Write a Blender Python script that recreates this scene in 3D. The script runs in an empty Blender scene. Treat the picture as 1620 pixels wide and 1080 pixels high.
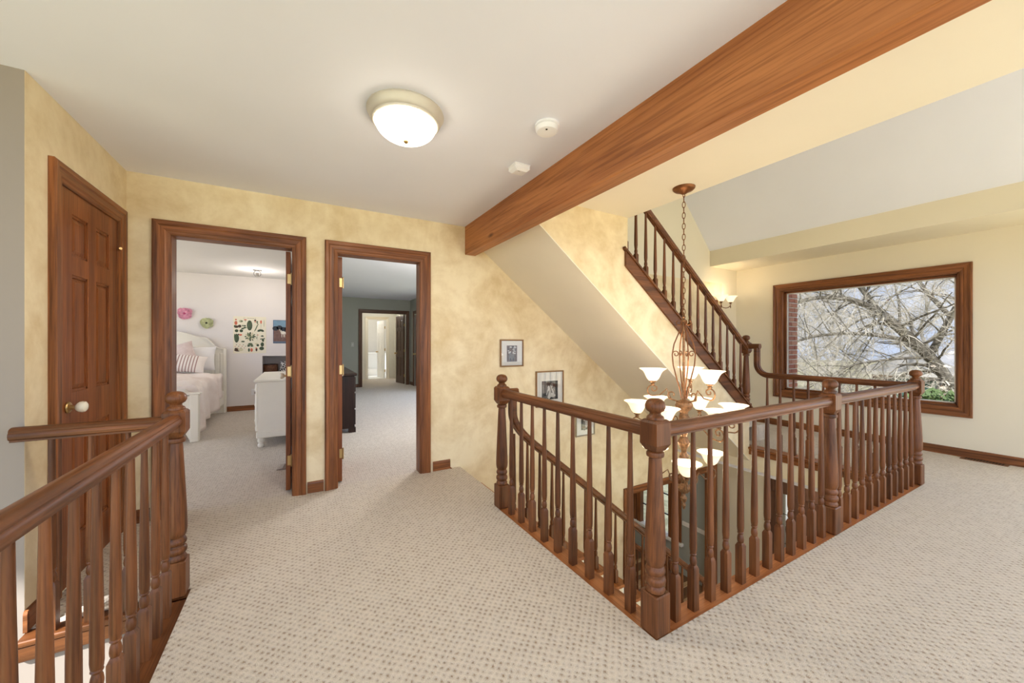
import bpy, math, random
from mathutils import Vector, Matrix
random.seed(7)
S = bpy.context.scene
COL = S.collection
PI = math.pi

# ------------------------------------------------------------------ camera, sky, sun, exposure
H = 1.25
cam = bpy.data.cameras.new('camera')
cam.sensor_width = 36.0
cam.lens = 588.7 / 1620 * 36.0
cam.shift_y = 2.0 / 1620
cam.clip_start = 0.02
cam.clip_end = 400
camo = bpy.data.objects.new('camera', cam)
COL.objects.link(camo)
camo.location = (0, 0, H)
camo.rotation_euler = (PI / 2, 0, -math.radians(29.69))
S.camera = camo

w = bpy.data.worlds.new('sky')
S.world = w
w.use_nodes = True
nt = w.node_tree
bg = nt.nodes['Background']
tc = nt.nodes.new('ShaderNodeTexCoord')
mp = nt.nodes.new('ShaderNodeMapping'); mp.inputs['Scale'].default_value = (1, 1, 2.5)
nz = nt.nodes.new('ShaderNodeTexNoise'); nz.inputs['Scale'].default_value = 3.0; nz.inputs['Detail'].default_value = 6
rp = nt.nodes.new('ShaderNodeValToRGB')
rp.color_ramp.elements[0].position = 0.40; rp.color_ramp.elements[0].color = (0.42, 0.60, 0.95, 1)
rp.color_ramp.elements[1].position = 0.62; rp.color_ramp.elements[1].color = (0.93, 0.96, 1.0, 1)
nt.links.new(tc.outputs['Generated'], mp.inputs['Vector'])
nt.links.new(mp.outputs['Vector'], nz.inputs['Vector'])
nt.links.new(nz.outputs['Fac'], rp.inputs['Fac'])
nt.links.new(rp.outputs['Color'], bg.inputs['Color'])
bg.inputs['Strength'].default_value = 1.55

sun = bpy.data.lights.new('sun', 'SUN')
sun.energy = 7.0
sun.angle = 0.03
sun.color = (1.0, 0.985, 0.96)
suno = bpy.data.objects.new('sun', sun)
COL.objects.link(suno)
suno.rotation_euler = Vector((0.62, 0.45, -0.64)).to_track_quat('-Z', 'Y').to_euler()

S.view_settings.view_transform = 'Standard'
S.view_settings.look = 'None'
S.view_settings.gamma = 1.0
S.view_settings.use_curve_mapping = False
S.view_settings.exposure = 1.08
S.cycles.max_bounces = 10
S.cycles.diffuse_bounces = 6
S.cycles.sample_clamp_indirect = 6.0
S.cycles.caustics_reflective = False
S.cycles.caustics_refractive = False


# ------------------------------------------------------------------ materials
def lin(c):
    out = []
    for v in c[:3]:
        v = v / 255.0
        out.append(v / 12.92 if v <= 0.04045 else ((v + 0.055) / 1.055) ** 2.4)
    return (*out, 1.0)


class NT:
    def __init__(s, name):
        s.m = bpy.data.materials.new(name)
        s.m.use_nodes = True
        s.t = s.m.node_tree
        s.b = s.t.nodes['Principled BSDF']

    def n(s, typ, **kw):
        nd = s.t.nodes.new('ShaderNode' + typ)
        for k, v in kw.items():
            if k in nd.inputs:
                nd.inputs[k].default_value = v
            else:
                setattr(nd, k, v)
        return nd

    def l(s, a, b):
        s.t.links.new(a, b)

    def math(s, op, a, b=None, c=None):
        nd = s.t.nodes.new('ShaderNodeMath')
        nd.operation = op
        for i, v in enumerate((a, b, c)):
            if v is None:
                continue
            if isinstance(v, (int, float)):
                nd.inputs[i].default_value = v
            else:
                s.l(v, nd.inputs[i])
        return nd.outputs[0]


def plain(name, col, rough=0.6, metal=0.0, noise=0.0, scale=8.0, bump=0.0, spec=0.5):
    k = NT(name)
    b = k.b
    b.inputs['Roughness'].default_value = rough
    b.inputs['Metallic'].default_value = metal
    b.inputs['Specular IOR Level'].default_value = spec
    c = lin(col)
    t = k.n('TexCoord')
    nz = k.n('TexNoise', Scale=scale, Detail=5.0)
    k.l(t.outputs['Object'], nz.inputs['Vector'])
    r = k.n('ValToRGB')
    f = 1 - noise
    g = 1 + noise * 0.6
    r.color_ramp.elements[0].position = 0.3
    r.color_ramp.elements[1].position = 0.7
    r.color_ramp.elements[0].color = (c[0] * f, c[1] * f, c[2] * f, 1)
    r.color_ramp.elements[1].color = (min(1, c[0] * g), min(1, c[1] * g), min(1, c[2] * g), 1)
    k.l(nz.outputs['Fac'], r.inputs['Fac'])
    k.l(r.outputs['Color'], b.inputs['Base Color'])
    if bump:
        bp = k.n('Bump', Strength=bump, Distance=0.003)
        n2 = k.n('TexNoise', Scale=180.0, Detail=2.0)
        k.l(t.outputs['Object'], n2.inputs['Vector'])
        k.l(n2.outputs['Fac'], bp.inputs['Height'])
        k.l(bp.outputs['Normal'], b.inputs['Normal'])
    return k.m


def wood(name, axis, light, dark, rough=0.42, across=16.0, along=1.1, coat=0.06, knots=False):
    k = NT(name)
    b = k.b
    t = k.n('TexCoord')
    oi = k.n('ObjectInfo')
    off = k.n('VectorMath', operation='ADD')
    comb = k.n('CombineXYZ')
    m7 = k.math('MULTIPLY', oi.outputs['Random'], 17.0)
    for i in range(3):
        k.l(m7, comb.inputs[i])
    k.l(t.outputs['Object'], off.inputs[0])
    k.l(comb.outputs[0], off.inputs[1])
    mp = k.n('Mapping')
    sc = [across] * 3
    sc['xyz'.index(axis)] = along
    mp.inputs['Scale'].default_value = sc
    k.l(off.outputs[0], mp.inputs['Vector'])
    n1 = k.n('TexNoise', Scale=1.0, Detail=6.0, Roughness=0.62, Distortion=0.6)
    k.l(mp.outputs['Vector'], n1.inputs['Vector'])
    mp2 = k.n('Mapping')
    sc2 = [across * 11] * 3
    sc2['xyz'.index(axis)] = along * 4
    mp2.inputs['Scale'].default_value = sc2
    k.l(off.outputs[0], mp2.inputs['Vector'])
    n2 = k.n('TexNoise', Scale=1.0, Detail=3.0)
    k.l(mp2.outputs['Vector'], n2.inputs['Vector'])
    r = k.n('ValToRGB')
    e = r.color_ramp.elements
    e[0].position = 0.32; e[0].color = lin(dark)
    e[1].position = 0.68; e[1].color = lin(light)
    k.l(n1.outputs['Fac'], r.inputs['Fac'])
    r2 = k.n('ValToRGB')
    e = r2.color_ramp.elements
    e[0].position = 0.36; e[0].color = (0.62, 0.58, 0.55, 1)
    e[1].position = 0.52; e[1].color = (1, 1, 1, 1)
    k.l(n2.outputs['Fac'], r2.inputs['Fac'])
    mx = k.n('Mix', data_type='RGBA', blend_type='MULTIPLY')
    mx.inputs['Factor'].default_value = 0.8
    k.l(r.outputs['Color'], mx.inputs['A'])
    k.l(r2.outputs['Color'], mx.inputs['B'])
    col = mx.outputs['Result']
    if knots:
        v = k.n('TexVoronoi', Scale=1.0)
        mp3 = k.n('Mapping')
        s3 = [5.0] * 3
        s3['xyz'.index(axis)] = 1.9
        mp3.inputs['Scale'].default_value = s3
        k.l(t.outputs['Object'], mp3.inputs['Vector'])
        k.l(mp3.outputs['Vector'], v.inputs['Vector'])
        rk = k.n('ValToRGB')
        rk.color_ramp.elements[0].position = 0.03; rk.color_ramp.elements[0].color = (0.2, 0.12, 0.08, 1)
        rk.color_ramp.elements[1].position = 0.13; rk.color_ramp.elements[1].color = (1, 1, 1, 1)
        k.l(v.outputs['Distance'], rk.inputs['Fac'])
        m3 = k.n('Mix', data_type='RGBA', blend_type='MULTIPLY')
        m3.inputs['Factor'].default_value = 0.85
        k.l(col, m3.inputs['A'])
        k.l(rk.outputs['Color'], m3.inputs['B'])
        col = m3.outputs['Result']
    k.l(col, b.inputs['Base Color'])
    b.inputs['Roughness'].default_value = rough
    b.inputs['Specular IOR Level'].default_value = 0.3
    b.inputs['Coat Weight'].default_value = coat
    b.inputs['Coat Roughness'].default_value = 0.18
    bp = k.n('Bump', Strength=0.12, Distance=0.002)
    k.l(n2.outputs['Fac'], bp.inputs['Height'])
    k.l(bp.outputs['Normal'], b.inputs['Normal'])
    return k.m


def faux(name, a, c, rough=0.7):
    """sponged, ragged wall paint"""
    k = NT(name)
    t = k.n('TexCoord')
    n1 = k.n('TexNoise', Scale=2.2, Detail=7.0, Roughness=0.62, Distortion=0.8)
    n2 = k.n('TexNoise', Scale=9.0, Detail=4.0, Roughness=0.6)
    k.l(t.outputs['Object'], n1.inputs['Vector'])
    k.l(t.outputs['Object'], n2.inputs['Vector'])
    f = k.math('MULTIPLY_ADD', n2.outputs['Fac'], 0.4, k.math('MULTIPLY', n1.outputs['Fac'], 0.75))
    r = k.n('ValToRGB')
    r.color_ramp.elements[0].position = 0.40; r.color_ramp.elements[0].color = lin(c)
    r.color_ramp.elements[1].position = 0.68; r.color_ramp.elements[1].color = lin(a)
    k.l(f, r.inputs['Fac'])
    k.l(r.outputs['Color'], k.b.inputs['Base Color'])
    k.b.inputs['Roughness'].default_value = rough
    k.b.inputs['Specular IOR Level'].default_value = 0.3
    return k.m


def carpet(name, base, pit_shade, cell=0.038):
    k = NT(name)
    t = k.n('TexCoord')
    wob = k.n('TexNoise', Scale=26.0, Detail=2.0)
    k.l(t.outputs['Object'], wob.inputs['Vector'])
    sub = k.n('VectorMath', operation='SUBTRACT')
    sub.inputs[1].default_value = (0.5, 0.5, 0.5)
    k.l(wob.outputs['Color'], sub.inputs[0])
    sc = k.n('VectorMath', operation='SCALE')
    sc.inputs['Scale'].default_value = 0.022
    k.l(sub.outputs[0], sc.inputs[0])
    ad = k.n('VectorMath', operation='ADD')
    k.l(t.outputs['Object'], ad.inputs[0])
    k.l(sc.outputs[0], ad.inputs[1])
    sp = k.n('SeparateXYZ')
    k.l(ad.outputs[0], sp.inputs[0])
    ds = []
    for o in (0.0, 0.5):
        fx = k.math('SUBTRACT', k.math('FRACT', k.math('MULTIPLY_ADD', sp.outputs['X'], 1 / cell, o + 100)), 0.5)
        fy = k.math('SUBTRACT', k.math('FRACT', k.math('MULTIPLY_ADD', sp.outputs['Y'], 1 / (cell * 0.94), o + 100)), 0.5)
        cx = k.math('FLOOR', k.math('MULTIPLY_ADD', sp.outputs['X'], 1 / cell, o + 100))
        cy = k.math('FLOOR', k.math('MULTIPLY_ADD', sp.outputs['Y'], 1 / (cell * 0.94), o + 100))
        cc = k.n('CombineXYZ')
        k.l(cx, cc.inputs[0]); k.l(cy, cc.inputs[1]); cc.inputs[2].default_value = o * 7
        wn = k.n('TexWhiteNoise')
        k.l(cc.outputs[0], wn.inputs['Vector'])
        dist = k.math('SQRT', k.math('ADD', k.math('MULTIPLY', fx, fx), k.math('MULTIPLY', k.math('MULTIPLY', fy, fy), 0.7)))
        ds.append(k.math('ADD', dist, k.math('MULTIPLY', k.math('POWER', wn.outputs['Value'], 1.6), 0.13)))
    d = k.math('MINIMUM', ds[0], ds[1])
    fine = k.n('TexNoise', Scale=330.0, Detail=2.0)
    k.l(t.outputs['Object'], fine.inputs['Vector'])
    big = k.n('TexNoise', Scale=2.4, Detail=3.0)
    k.l(t.outputs['Object'], big.inputs['Vector'])
    dd = k.math('MULTIPLY_ADD', k.math('SUBTRACT', fine.outputs['Fac'], 0.5), 0.42, d)
    r = k.n('ValToRGB')
    e = r.color_ramp.elements
    e[0].position = 0.03; e[0].color = lin(pit_shade)  # shade inside the loop pits, painted into the carpet colour
    e[1].position = 0.20; e[1].color = lin([v * 0.93 for v in base])
    e2 = e.new(0.45); e2.color = lin(base)
    k.l(dd, r.inputs['Fac'])
    r2 = k.n('ValToRGB')
    r2.color_ramp.elements[0].position = 0.3; r2.color_ramp.elements[0].color = (0.66, 0.63, 0.60, 1)
    r2.color_ramp.elements[1].position = 0.6; r2.color_ramp.elements[1].color = (1, 1, 1, 1)
    k.l(fine.outputs['Fac'], r2.inputs['Fac'])
    mx = k.n('Mix', data_type='RGBA', blend_type='MULTIPLY')
    mx.inputs['Factor'].default_value = 0.7
    k.l(r.outputs['Color'], mx.inputs['A'])
    k.l(r2.outputs['Color'], mx.inputs['B'])
    k.l(mx.outputs['Result'], k.b.inputs['Base Color'])
    k.b.inputs['Roughness'].default_value = 0.95
    k.b.inputs['Specular IOR Level'].default_value = 0.15
    k.b.inputs['Sheen Weight'].default_value = 0.15
    hgt = k.math('MULTIPLY_ADD', fine.outputs['Fac'], 0.45, k.math('MINIMUM', d, 0.4))
    bp = k.n('Bump', Strength=0.7, Distance=0.012)
    k.l(hgt, bp.inputs['Height'])
    k.l(bp.outputs['Normal'], k.b.inputs['Normal'])
    return k.m


def emit(name, col, strength, base=(240, 235, 225), edge=None):
    k = NT(name)
    k.b.inputs['Base Color'].default_value = lin(base)
    k.b.inputs['Roughness'].default_value = 0.35
    k.b.inputs['Emission Color'].default_value = lin(col)
    k.b.inputs['Emission Strength'].default_value = strength
    return k.m


def glass(name, tint=(1, 1, 1), refl=0.05):
    k = NT(name)
    out = k.t.nodes['Material Output']
    tr = k.n('BsdfTransparent')
    tr.inputs['Color'].default_value = (*tint, 1)
    gl = k.n('BsdfGlossy')
    gl.inputs['Roughness'].default_value = 0.02
    fr = k.n('Fresnel')
    fr.inputs['IOR'].default_value = 1.35
    mx = k.n('MixShader')
    k.l(fr.outputs[0], mx.inputs[0])
    k.l(tr.outputs[0], mx.inputs[1])
    k.l(gl.outputs[0], mx.inputs[2])
    k.l(mx.outputs[0], out.inputs['Surface'])
    return k.m


OL, OD = (130, 79, 43), (70, 39, 18)
WX = wood('oak_x', 'x', OL, OD)
WY = wood('oak_y', 'y', OL, OD)
WZ = wood('oak_z', 'z', OL, OD)
DOORZ = wood('door_oak_z', 'z', (160, 95, 50), (114, 62, 29), rough=0.42)
DOORY = wood('door_oak_y', 'y', (158, 94, 50), (114, 62, 29), rough=0.42)
CZ = wood('casing_oak_z', 'z', (162, 102, 59), (82, 46, 23), across=22)
CX = wood('casing_oak_x', 'x', (162, 102, 59), (82, 46, 23), across=22)
CY = wood('casing_oak_y', 'y', (162, 102, 59), (82, 46, 23), across=22)
BEAM = wood('beam_fir', 'y', (188, 123, 70), (146, 87, 45), rough=0.5, across=9, along=0.7, coat=0.12, knots=True)
TREAD = wood('tread_oak', 'y', (184, 122, 74), (140, 84, 46), rough=0.3)
TREADX = wood('tread_oak_x', 'x', (188, 124, 78), (150, 92, 54), rough=0.3)
DARKWOOD = wood('espresso_wood', 'z', (62, 36, 25), (34, 19, 14), rough=0.35)
DARKDOOR = wood('dark_door_wood', 'z', (96, 68, 52), (66, 44, 33), rough=0.4)
YELLOW = faux('sponged_yellow_paint', (236, 221, 187), (212, 190, 148))
CREAM = plain('cream_paint', (230, 221, 198), 0.75, noise=0.03, scale=1.5)
CREAMC = plain('cream_ceiling_paint', (232, 225, 207), 0.8, noise=0.03, scale=1.5)
WHITEC = plain('white_ceiling_paint', (234, 237, 249), 0.85, noise=0.015, scale=2)
GREY = plain('grey_wall_paint', (146, 136, 126), 0.8, noise=0.03, scale=2)
BEDW = plain('bedroom_pale_paint', (226, 221, 219), 0.8, noise=0.02, scale=2)
SAGE = plain('sage_grey_paint', (164, 166, 156), 0.8, noise=0.03, scale=2)
BEIGE = plain('beige_paint', (206, 196, 172), 0.8, noise=0.04, scale=2)
TRIMW = plain('white_trim_paint', (232, 228, 220), 0.5, noise=0.02)
CARPET = carpet('berber_carpet', (223, 213, 198), (152, 129, 105))
CARPETP = carpet('pale_berber_carpet', (222, 212, 200), (150, 126, 104))
BRASS = plain('brass', (196, 164, 110), 0.3, 0.9, noise=0.1)
NICKEL = plain('brushed_nickel', (206, 200, 188), 0.5, 0.35, noise=0.06)
BRONZE = plain('rubbed_bronze', (128, 82, 48), 0.42, 0.7, noise=0.25, scale=40)
GILT = plain('aged_gilt_bronze', (146, 108, 74), 0.45, 0.5, noise=0.5, scale=70, bump=.5)
BLACKM = plain('dark_metal', (42, 30, 22), 0.45, 0.6, noise=0.1)
PORC = plain('porcelain', (240, 234, 214), 0.2, noise=0.02)
WPLASTIC = plain('white_plastic', (240, 241, 244), 0.45, noise=0.01)
WFURN = plain('white_furniture_paint', (236, 231, 219), 0.45, noise=0.03, scale=4)
GLASS = glass('window_glass', (.55, .55, .555))  # tint added to dim the bright sky and trees behind the pane
CLEAR = glass('clear_glass', (.85, .85, .86))


# ------------------------------------------------------------------ mesh builder
class M:
    def __init__(s):
        s.v = []
        s.f = []
        s.mi = []
        s.cur = 0

    def add(s, vs, fs):
        o = len(s.v)
        s.v += [tuple(p) for p in vs]
        s.f += [tuple(i + o for i in f) for f in fs]
        s.mi += [s.cur] * len(fs)
        return s

    def box(s, x0, x1, y0, y1, z0, z1, b=0.0):
        if x1 < x0: x0, x1 = x1, x0
        if y1 < y0: y0, y1 = y1, y0
        if z1 < z0: z0, z1 = z1, z0
        if b <= 0:
            vs = [(x0, y0, z0), (x1, y0, z0), (x1, y1, z0), (x0, y1, z0), (x0, y0, z1), (x1, y0, z1), (x1, y1, z1), (x0, y1, z1)]
            return s.add(vs, [(0, 3, 2, 1), (4, 5, 6, 7), (0, 1, 5, 4), (1, 2, 6, 5), (2, 3, 7, 6), (3, 0, 4, 7)])
        b = min(b, (x1 - x0) * .45, (y1 - y0) * .45, (z1 - z0) * .45)
        vs = []
        idx = {}
        for i, x in enumerate((x0, x1)):
            for j, y in enumerate((y0, y1)):
                for k, z in enumerate((z0, z1)):
                    sx, sy, sz = (1 - 2 * i) * b, (1 - 2 * j) * b, (1 - 2 * k) * b
                    for a, p in enumerate(((x, y + sy, z + sz), (x + sx, y, z + sz), (x + sx, y + sy, z))):
                        idx[(i, j, k, a)] = len(vs)
                        vs.append(p)
        g = lambda i, j, k, a: idx[(i, j, k, a)]
        fs = []
        for i in (0, 1):
            q = [g(i, 0, 0, 0), g(i, 1, 0, 0), g(i, 1, 1, 0), g(i, 0, 1, 0)]
            fs.append(q if i else q[::-1])
            q = [g(0, i, 0, 1), g(0, i, 1, 1), g(1, i, 1, 1), g(1, i, 0, 1)]
            fs.append(q if i else q[::-1])
            q = [g(0, 0, i, 2), g(1, 0, i, 2), g(1, 1, i, 2), g(0, 1, i, 2)]
            fs.append(q if i else q[::-1])
        for i in (0, 1):
            for j in (0, 1):
                q = [g(i, j, 0, 0), g(i, j, 1, 0), g(i, j, 1, 1), g(i, j, 0, 1)]
                fs.append(q if (i == j) else q[::-1])
                q = [g(i, 0, j, 0), g(i, 0, j, 2), g(i, 1, j, 2), g(i, 1, j, 0)]
                fs.append(q if (i == j) else q[::-1])
                q = [g(0, i, j, 1), g(1, i, j, 1), g(1, i, j, 2), g(0, i, j, 2)]
                fs.append(q if (i == j) else q[::-1])
                for k in (0, 1):
                    q = [g(i, j, k, 0), g(i, j, k, 1), g(i, j, k, 2)]
                    fs.append(q if (i + j + k) % 2 else q[::-1])
        return s.add(vs, fs)

    def lathe(s, prof, seg=16, c=(0, 0, 0), cap=True):
        vs = []
        fs = []
        n = len(prof)
        for r, z in prof:
            for i in range(seg):
                a = 2 * PI * i / seg
                vs.append((c[0] + r * math.cos(a), c[1] + r * math.sin(a), c[2] + z))
        for k in range(n - 1):
            for i in range(seg):
                j = (i + 1) % seg
                fs.append((k * seg + i, k * seg + j, (k + 1) * seg + j, (k + 1) * seg + i))
        if cap:
            fs.append(tuple(range(seg))[::-1])
            fs.append(tuple((n - 1) * seg + i for i in range(seg)))
        return s.add(vs, fs)

    def tube(s, pts, r, seg=8, cap=True):
        pts = [Vector(p) for p in pts]
        n = len(pts)
        rs = r if isinstance(r, (list, tuple)) else [r] * n
        vs = []
        fs = []
        up = None
        for i, p in enumerate(pts):
            t = (pts[min(i + 1, n - 1)] - pts[max(i - 1, 0)])
            if t.length < 1e-9:
                t = Vector((0, 0, 1))
            t.normalize()
            if up is None:
                up = Vector((0, 0, 1)) if abs(t.z) < 0.9 else Vector((1, 0, 0))
            a = t.cross(up)
            if a.length < 1e-6:
                a = t.cross(Vector((0.3, 0.9, 0.1)))
            a.normalize()
            b = t.cross(a)
            up = -b if b.dot(up) < 0 else b
            up = a.cross(t)
            for k in range(seg):
                an = 2 * PI * k / seg
                q = p + (a * math.cos(an) + up * math.sin(an)) * rs[i]
                vs.append(q)
        for i in range(n - 1):
            for k in range(seg):
                j = (k + 1) % seg
                fs.append((i * seg + k, i * seg + j, (i + 1) * seg + j, (i + 1) * seg + k))
        if cap:
            fs.append(tuple(range(seg))[::-1])
            fs.append(tuple((n - 1) * seg + k for k in range(seg)))
        return s.add(vs, fs)

    def prism(s, poly, d0, d1):
        """poly: list of 3D points (planar); d0,d1: offset vectors"""
        n = len(poly)
        a = [Vector(p) + Vector(d0) for p in poly]
        b = [Vector(p) + Vector(d1) for p in poly]
        fs = [tuple(range(n))[::-1], tuple(range(n, 2 * n))]
        for i in range(n):
            j = (i + 1) % n
            fs.append((i, j, n + j, n + i))
        return s.add(a + b, fs)

    def sweep(s, prof, pts, side, closed_prof=True):
        """profile (a,b) swept along pts lying in a plane normal to side; a along side, b along up=side x t"""
        pts = [Vector(p) for p in pts]
        side = Vector(side).normalized()
        if side.cross(pts[-1] - pts[-2]).z < -1e-6:
            side = -side
        n = len(pts)
        m = len(prof)
        vs = []
        for i, p in enumerate(pts):
            ts = []
            if i > 0: ts.append((p - pts[i - 1]).normalized())
            if i < n - 1: ts.append((pts[i + 1] - p).normalized())
            t = sum(ts, Vector())
            t.normalize()
            up = side.cross(t).normalized()
            k = 1.0
            if len(ts) == 2:
                k = 1.0 / max(0.35, t.dot(ts[0]))
            for a, b in prof:
                vs.append(p + side * a + up * (b * k))
        fs = []
        for i in range(n - 1):
            for q in range(m):
                r = (q + 1) % m
                fs.append((i * m + q, i * m + r, (i + 1) * m + r, (i + 1) * m + q))
        fs.append(tuple(range(m))[::-1])
        fs.append(tuple((n - 1) * m + q for q in range(m)))
        return s.add(vs, fs)

    def strip(s, c0, c1, outw, nrm, prof, m0=1, m1=1):
        """moulding from inner corner c0 to c1; prof (a across, b proud); m mitre factor at each end"""
        c0 = Vector(c0); c1 = Vector(c1); outw = Vector(outw); nrm = Vector(nrm)
        d = (c1 - c0).normalized()
        n = len(prof)
        vs = [c0 + outw * a + nrm * b - d * a * m0 for a, b in prof] + [c1 + outw * a + nrm * b + d * a * m1 for a, b in prof]
        fs = [tuple(range(n))[::-1], tuple(range(n, 2 * n))]
        for i in range(n):
            j = (i + 1) % n
            fs.append((i, j, n + j, n + i))
        return s.add(vs, fs)

    def mesh(s, mats, smooth=False):
        me = bpy.data.meshes.new('m')
        me.from_pydata(s.v, [], s.f)
        if not isinstance(mats, (list, tuple)):
            mats = [mats]
        for mt in mats:
            me.materials.append(mt)
        if len(mats) > 1:
            for p, i in zip(me.polygons, s.mi):
                p.material_index = i
        import bmesh
        bm = bmesh.new()
        bm.from_mesh(me)
        bmesh.ops.recalc_face_normals(bm, faces=bm.faces)
        bm.to_mesh(me)
        bm.free()
        if smooth:
            me.polygons.foreach_set('use_smooth', [True] * len(me.polygons))
            try:
                me.set_sharp_from_angle(angle=math.radians(38))
            except Exception:
                pass
        me.update()
        return me


WL = {}


def ob(name, me, parent=None, loc=(0, 0, 0), rz=0.0, label=None, rot=None, scale=None):
    """loc is the world place of the mesh origin"""
    o = bpy.data.objects.new(name, me)
    COL.objects.link(o)
    loc = Vector(loc)
    if parent is not None:
        o.parent = parent
        o.location = loc - WL[parent.name]
    else:
        o.location = loc
    o.rotation_euler = rot if rot else (0, 0, rz)
    if scale:
        o.scale = scale
    WL[o.name] = loc
    if label:
        o['label'] = label
    return o


def pt(name, m, mat, parent, smooth=False, label=None):
    """part built in world coordinates; its origin stays at the parent's base"""
    base = WL[parent.name]
    m.v = [(p[0] - base.x, p[1] - base.y, p[2] - base.z) for p in m.v]
    return ob(name, m.mesh(mat, smooth), parent, base, label=label)


def tag(o, label, cat=None, group=None, kind=None):
    if label: o['label'] = label
    if cat: o['category'] = cat
    if group: o['group'] = group
    if kind: o['kind'] = kind
    return o


def thing(name, loc, label, cat, group=None):
    o = bpy.data.objects.new(name, None)
    COL.objects.link(o)
    o.empty_display_size = 0.05
    o.location = loc
    WL[o.name] = Vector(loc)
    return tag(o, label, cat, group)


def struct(name, m, mat, label, smooth=False):
    o = ob(name, m.mesh(mat, smooth))
    return tag(o, label, 'structure' if False else None, kind='structure')


def sempty(name, loc, label):
    o = bpy.data.objects.new(name, None)
    COL.objects.link(o)
    o.empty_display_size = 0.05
    o.location = loc
    WL[o.name] = Vector(loc)
    return tag(o, label, kind='structure')


# ------------------------------------------------------------------ the room shell
CE = 2.43
YW = 3.53           # face of the wall with the two doorways
LF = -2.744         # ground floor level
YB = -2.2           # the hall runs on behind the camera to here

# carpeted floor
m = M()
m.box(-0.48, 1.30, YB, YW + 0.06, -0.3, 0)
m.box(1.30, 6.32, YB, 1.056, -0.3, 0)
m.box(4.84, 6.32, 1.056, 3.56, -0.28, 0)
m.box(-1.036, -0.48, 2.46, YW + 0.06, -0.3, 0)
m.box(1.30, 1.405, 2.556, YW, -0.3, 0)
struct('floor', m, CARPET, 'beige berber carpet of the upstairs hall')
m = M()
m.box(-4.0, 0.06, YW + 0.06, 9.0, -0.3, 0)
struct('floor_bedroom', m, CARPETP, 'pale carpet of the bedroom behind the left doorway')
m = M()
m.box(0.06, 3.2, YW + 0.06, 13.55, -0.3, 0)
struct('floor_suite', m, CARPETP, 'pale carpet of the green room behind the right doorway')

# ceilings
struct('ceiling', M().box(-3.2, 1.47, YB, YW + 0.02, CE, CE + 0.2), WHITEC, 'flat white ceiling above the hall')
struct('ceiling_soffit', M().box(1.57, 2.68, YB, 2.49, 2.42, 2.62), CREAMC, 'flat cream soffit right of the wooden beam')
# vaulted slope
sl = 1.10
m = M()
m.prism([(5.70, 0, 2.685 - 0.132), (2.55, 0, 2.685 + 3.03 * sl), (2.55, 0, 2.685 + 3.03 * sl + 0.3), (5.70, 0, 2.85)], (0, YB, 0), (0, 3.62, 0))
struct('ceiling_vault', m, WHITEC, 'white sloping vault rising over the stairwell')
m = M()
m.box(5.58, 6.43, YB, 3.62, 2.44, 2.684)
struct('ceiling_box', m, CREAM, 'beige boxed soffit above the picture window')
m = M()
m.box(2.60, 2.678, YB, 2.49, 2.5, 6.2)
m.box(1.30, 1.40, 2.49, 3.6, 2.5, 6.2)
m.box(1.30, 2.70, 2.40, 3.65, 6.0, 6.2)
m.box(2.68, 6.43, YB - .1, YB, 2.43, 3.3)  # unseen gable strip, added to keep direct sun off the landing floor
struct('wall_vault', m, CREAM, 'cream wall above the soffit closing the vault, with an added strip against the sun')

# wall with the two doorways (hall skin)
D2 = (-0.815, -0.04)   # bedroom doorway
D3 = (0.27, 1.012)     # suite doorway
DH = 2.035


def wall_y(name, y0, y1, segs, mat, label):
    m = M()
    for s in segs:
        m.box(s[0], s[1], y0, y1, s[2], s[3])
    return struct(name, m, mat, label)


wall_y('wall_far', YW, YW + 0.06, [(-1.04, D2[0], 0, CE), (D2[1], D3[0], 0, CE), (D3[1], 2.70, LF, 6.1), (D2[0], D2[1], DH, CE), (D3[0], D3[1], DH, CE),
                                     (2.70, 3.78, LF, 2.2), (3.78, 5.66, -0.75, 2.2), (5.66, 5.9, LF, 2.2)], YELLOW, 'sponged yellow wall with the two doorways')
wall_y('wall_stair', YW, YW + 0.06, [(2.70, 6.4, 2.2, 6.1), (5.9, 6.4, -0.3, 2.2)], CREAM, 'cream wall beside the upper stair flight')
# its other side
wall_y('wall_bedroom', YW + 0.06, YW + 0.12, [(-4.0, D2[0], 0, CE), (D2[1], 0.0, 0, CE), (D2[0], D2[1], DH, CE)], BEDW, 'pale bedroom side of the doorway wall')
wall_y('wall_suite', YW + 0.06, YW + 0.12, [(0.12, D3[0], 0, CE), (D3[1], 3.2, 0, CE), (D3[0], D3[1], DH, CE), (1.2, 6.4, CE, 6.1), (3.2, 6.4, -0.3, CE)], SAGE, 'sage side of the doorway wall')

# left wall with the closed door and the grey return
m = M()
XL = -1.035
m.box(XL - 0.12, XL, 2.446, 2.715, -0.02, CE)
m.box(XL - 0.12, XL, 3.365, YW, -0.02, CE)
m.box(XL - 0.12, XL, 2.715, 3.365, 2.04, CE)
struct('wall_left', m, YELLOW, 'sponged yellow wall with the closed six panel door')
m = M()
m.box(-3.2, XL - 0.001, 2.445, 2.55, LF, CE)
m.box(XL - 0.001, -0.55, 2.40, 2.45, LF, -0.085)
m.box(-0.60, -0.49, YB, 2.40, LF, -0.085)
m.box(-3.3, -3.2, 1.9, 2.55, LF, CE)
m.box(-3.3, -3.2, YB, 1.9, LF, 0)
struct('wall_grey', m, GREY, 'plain grey wall of the stairwell at the far left')

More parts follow.
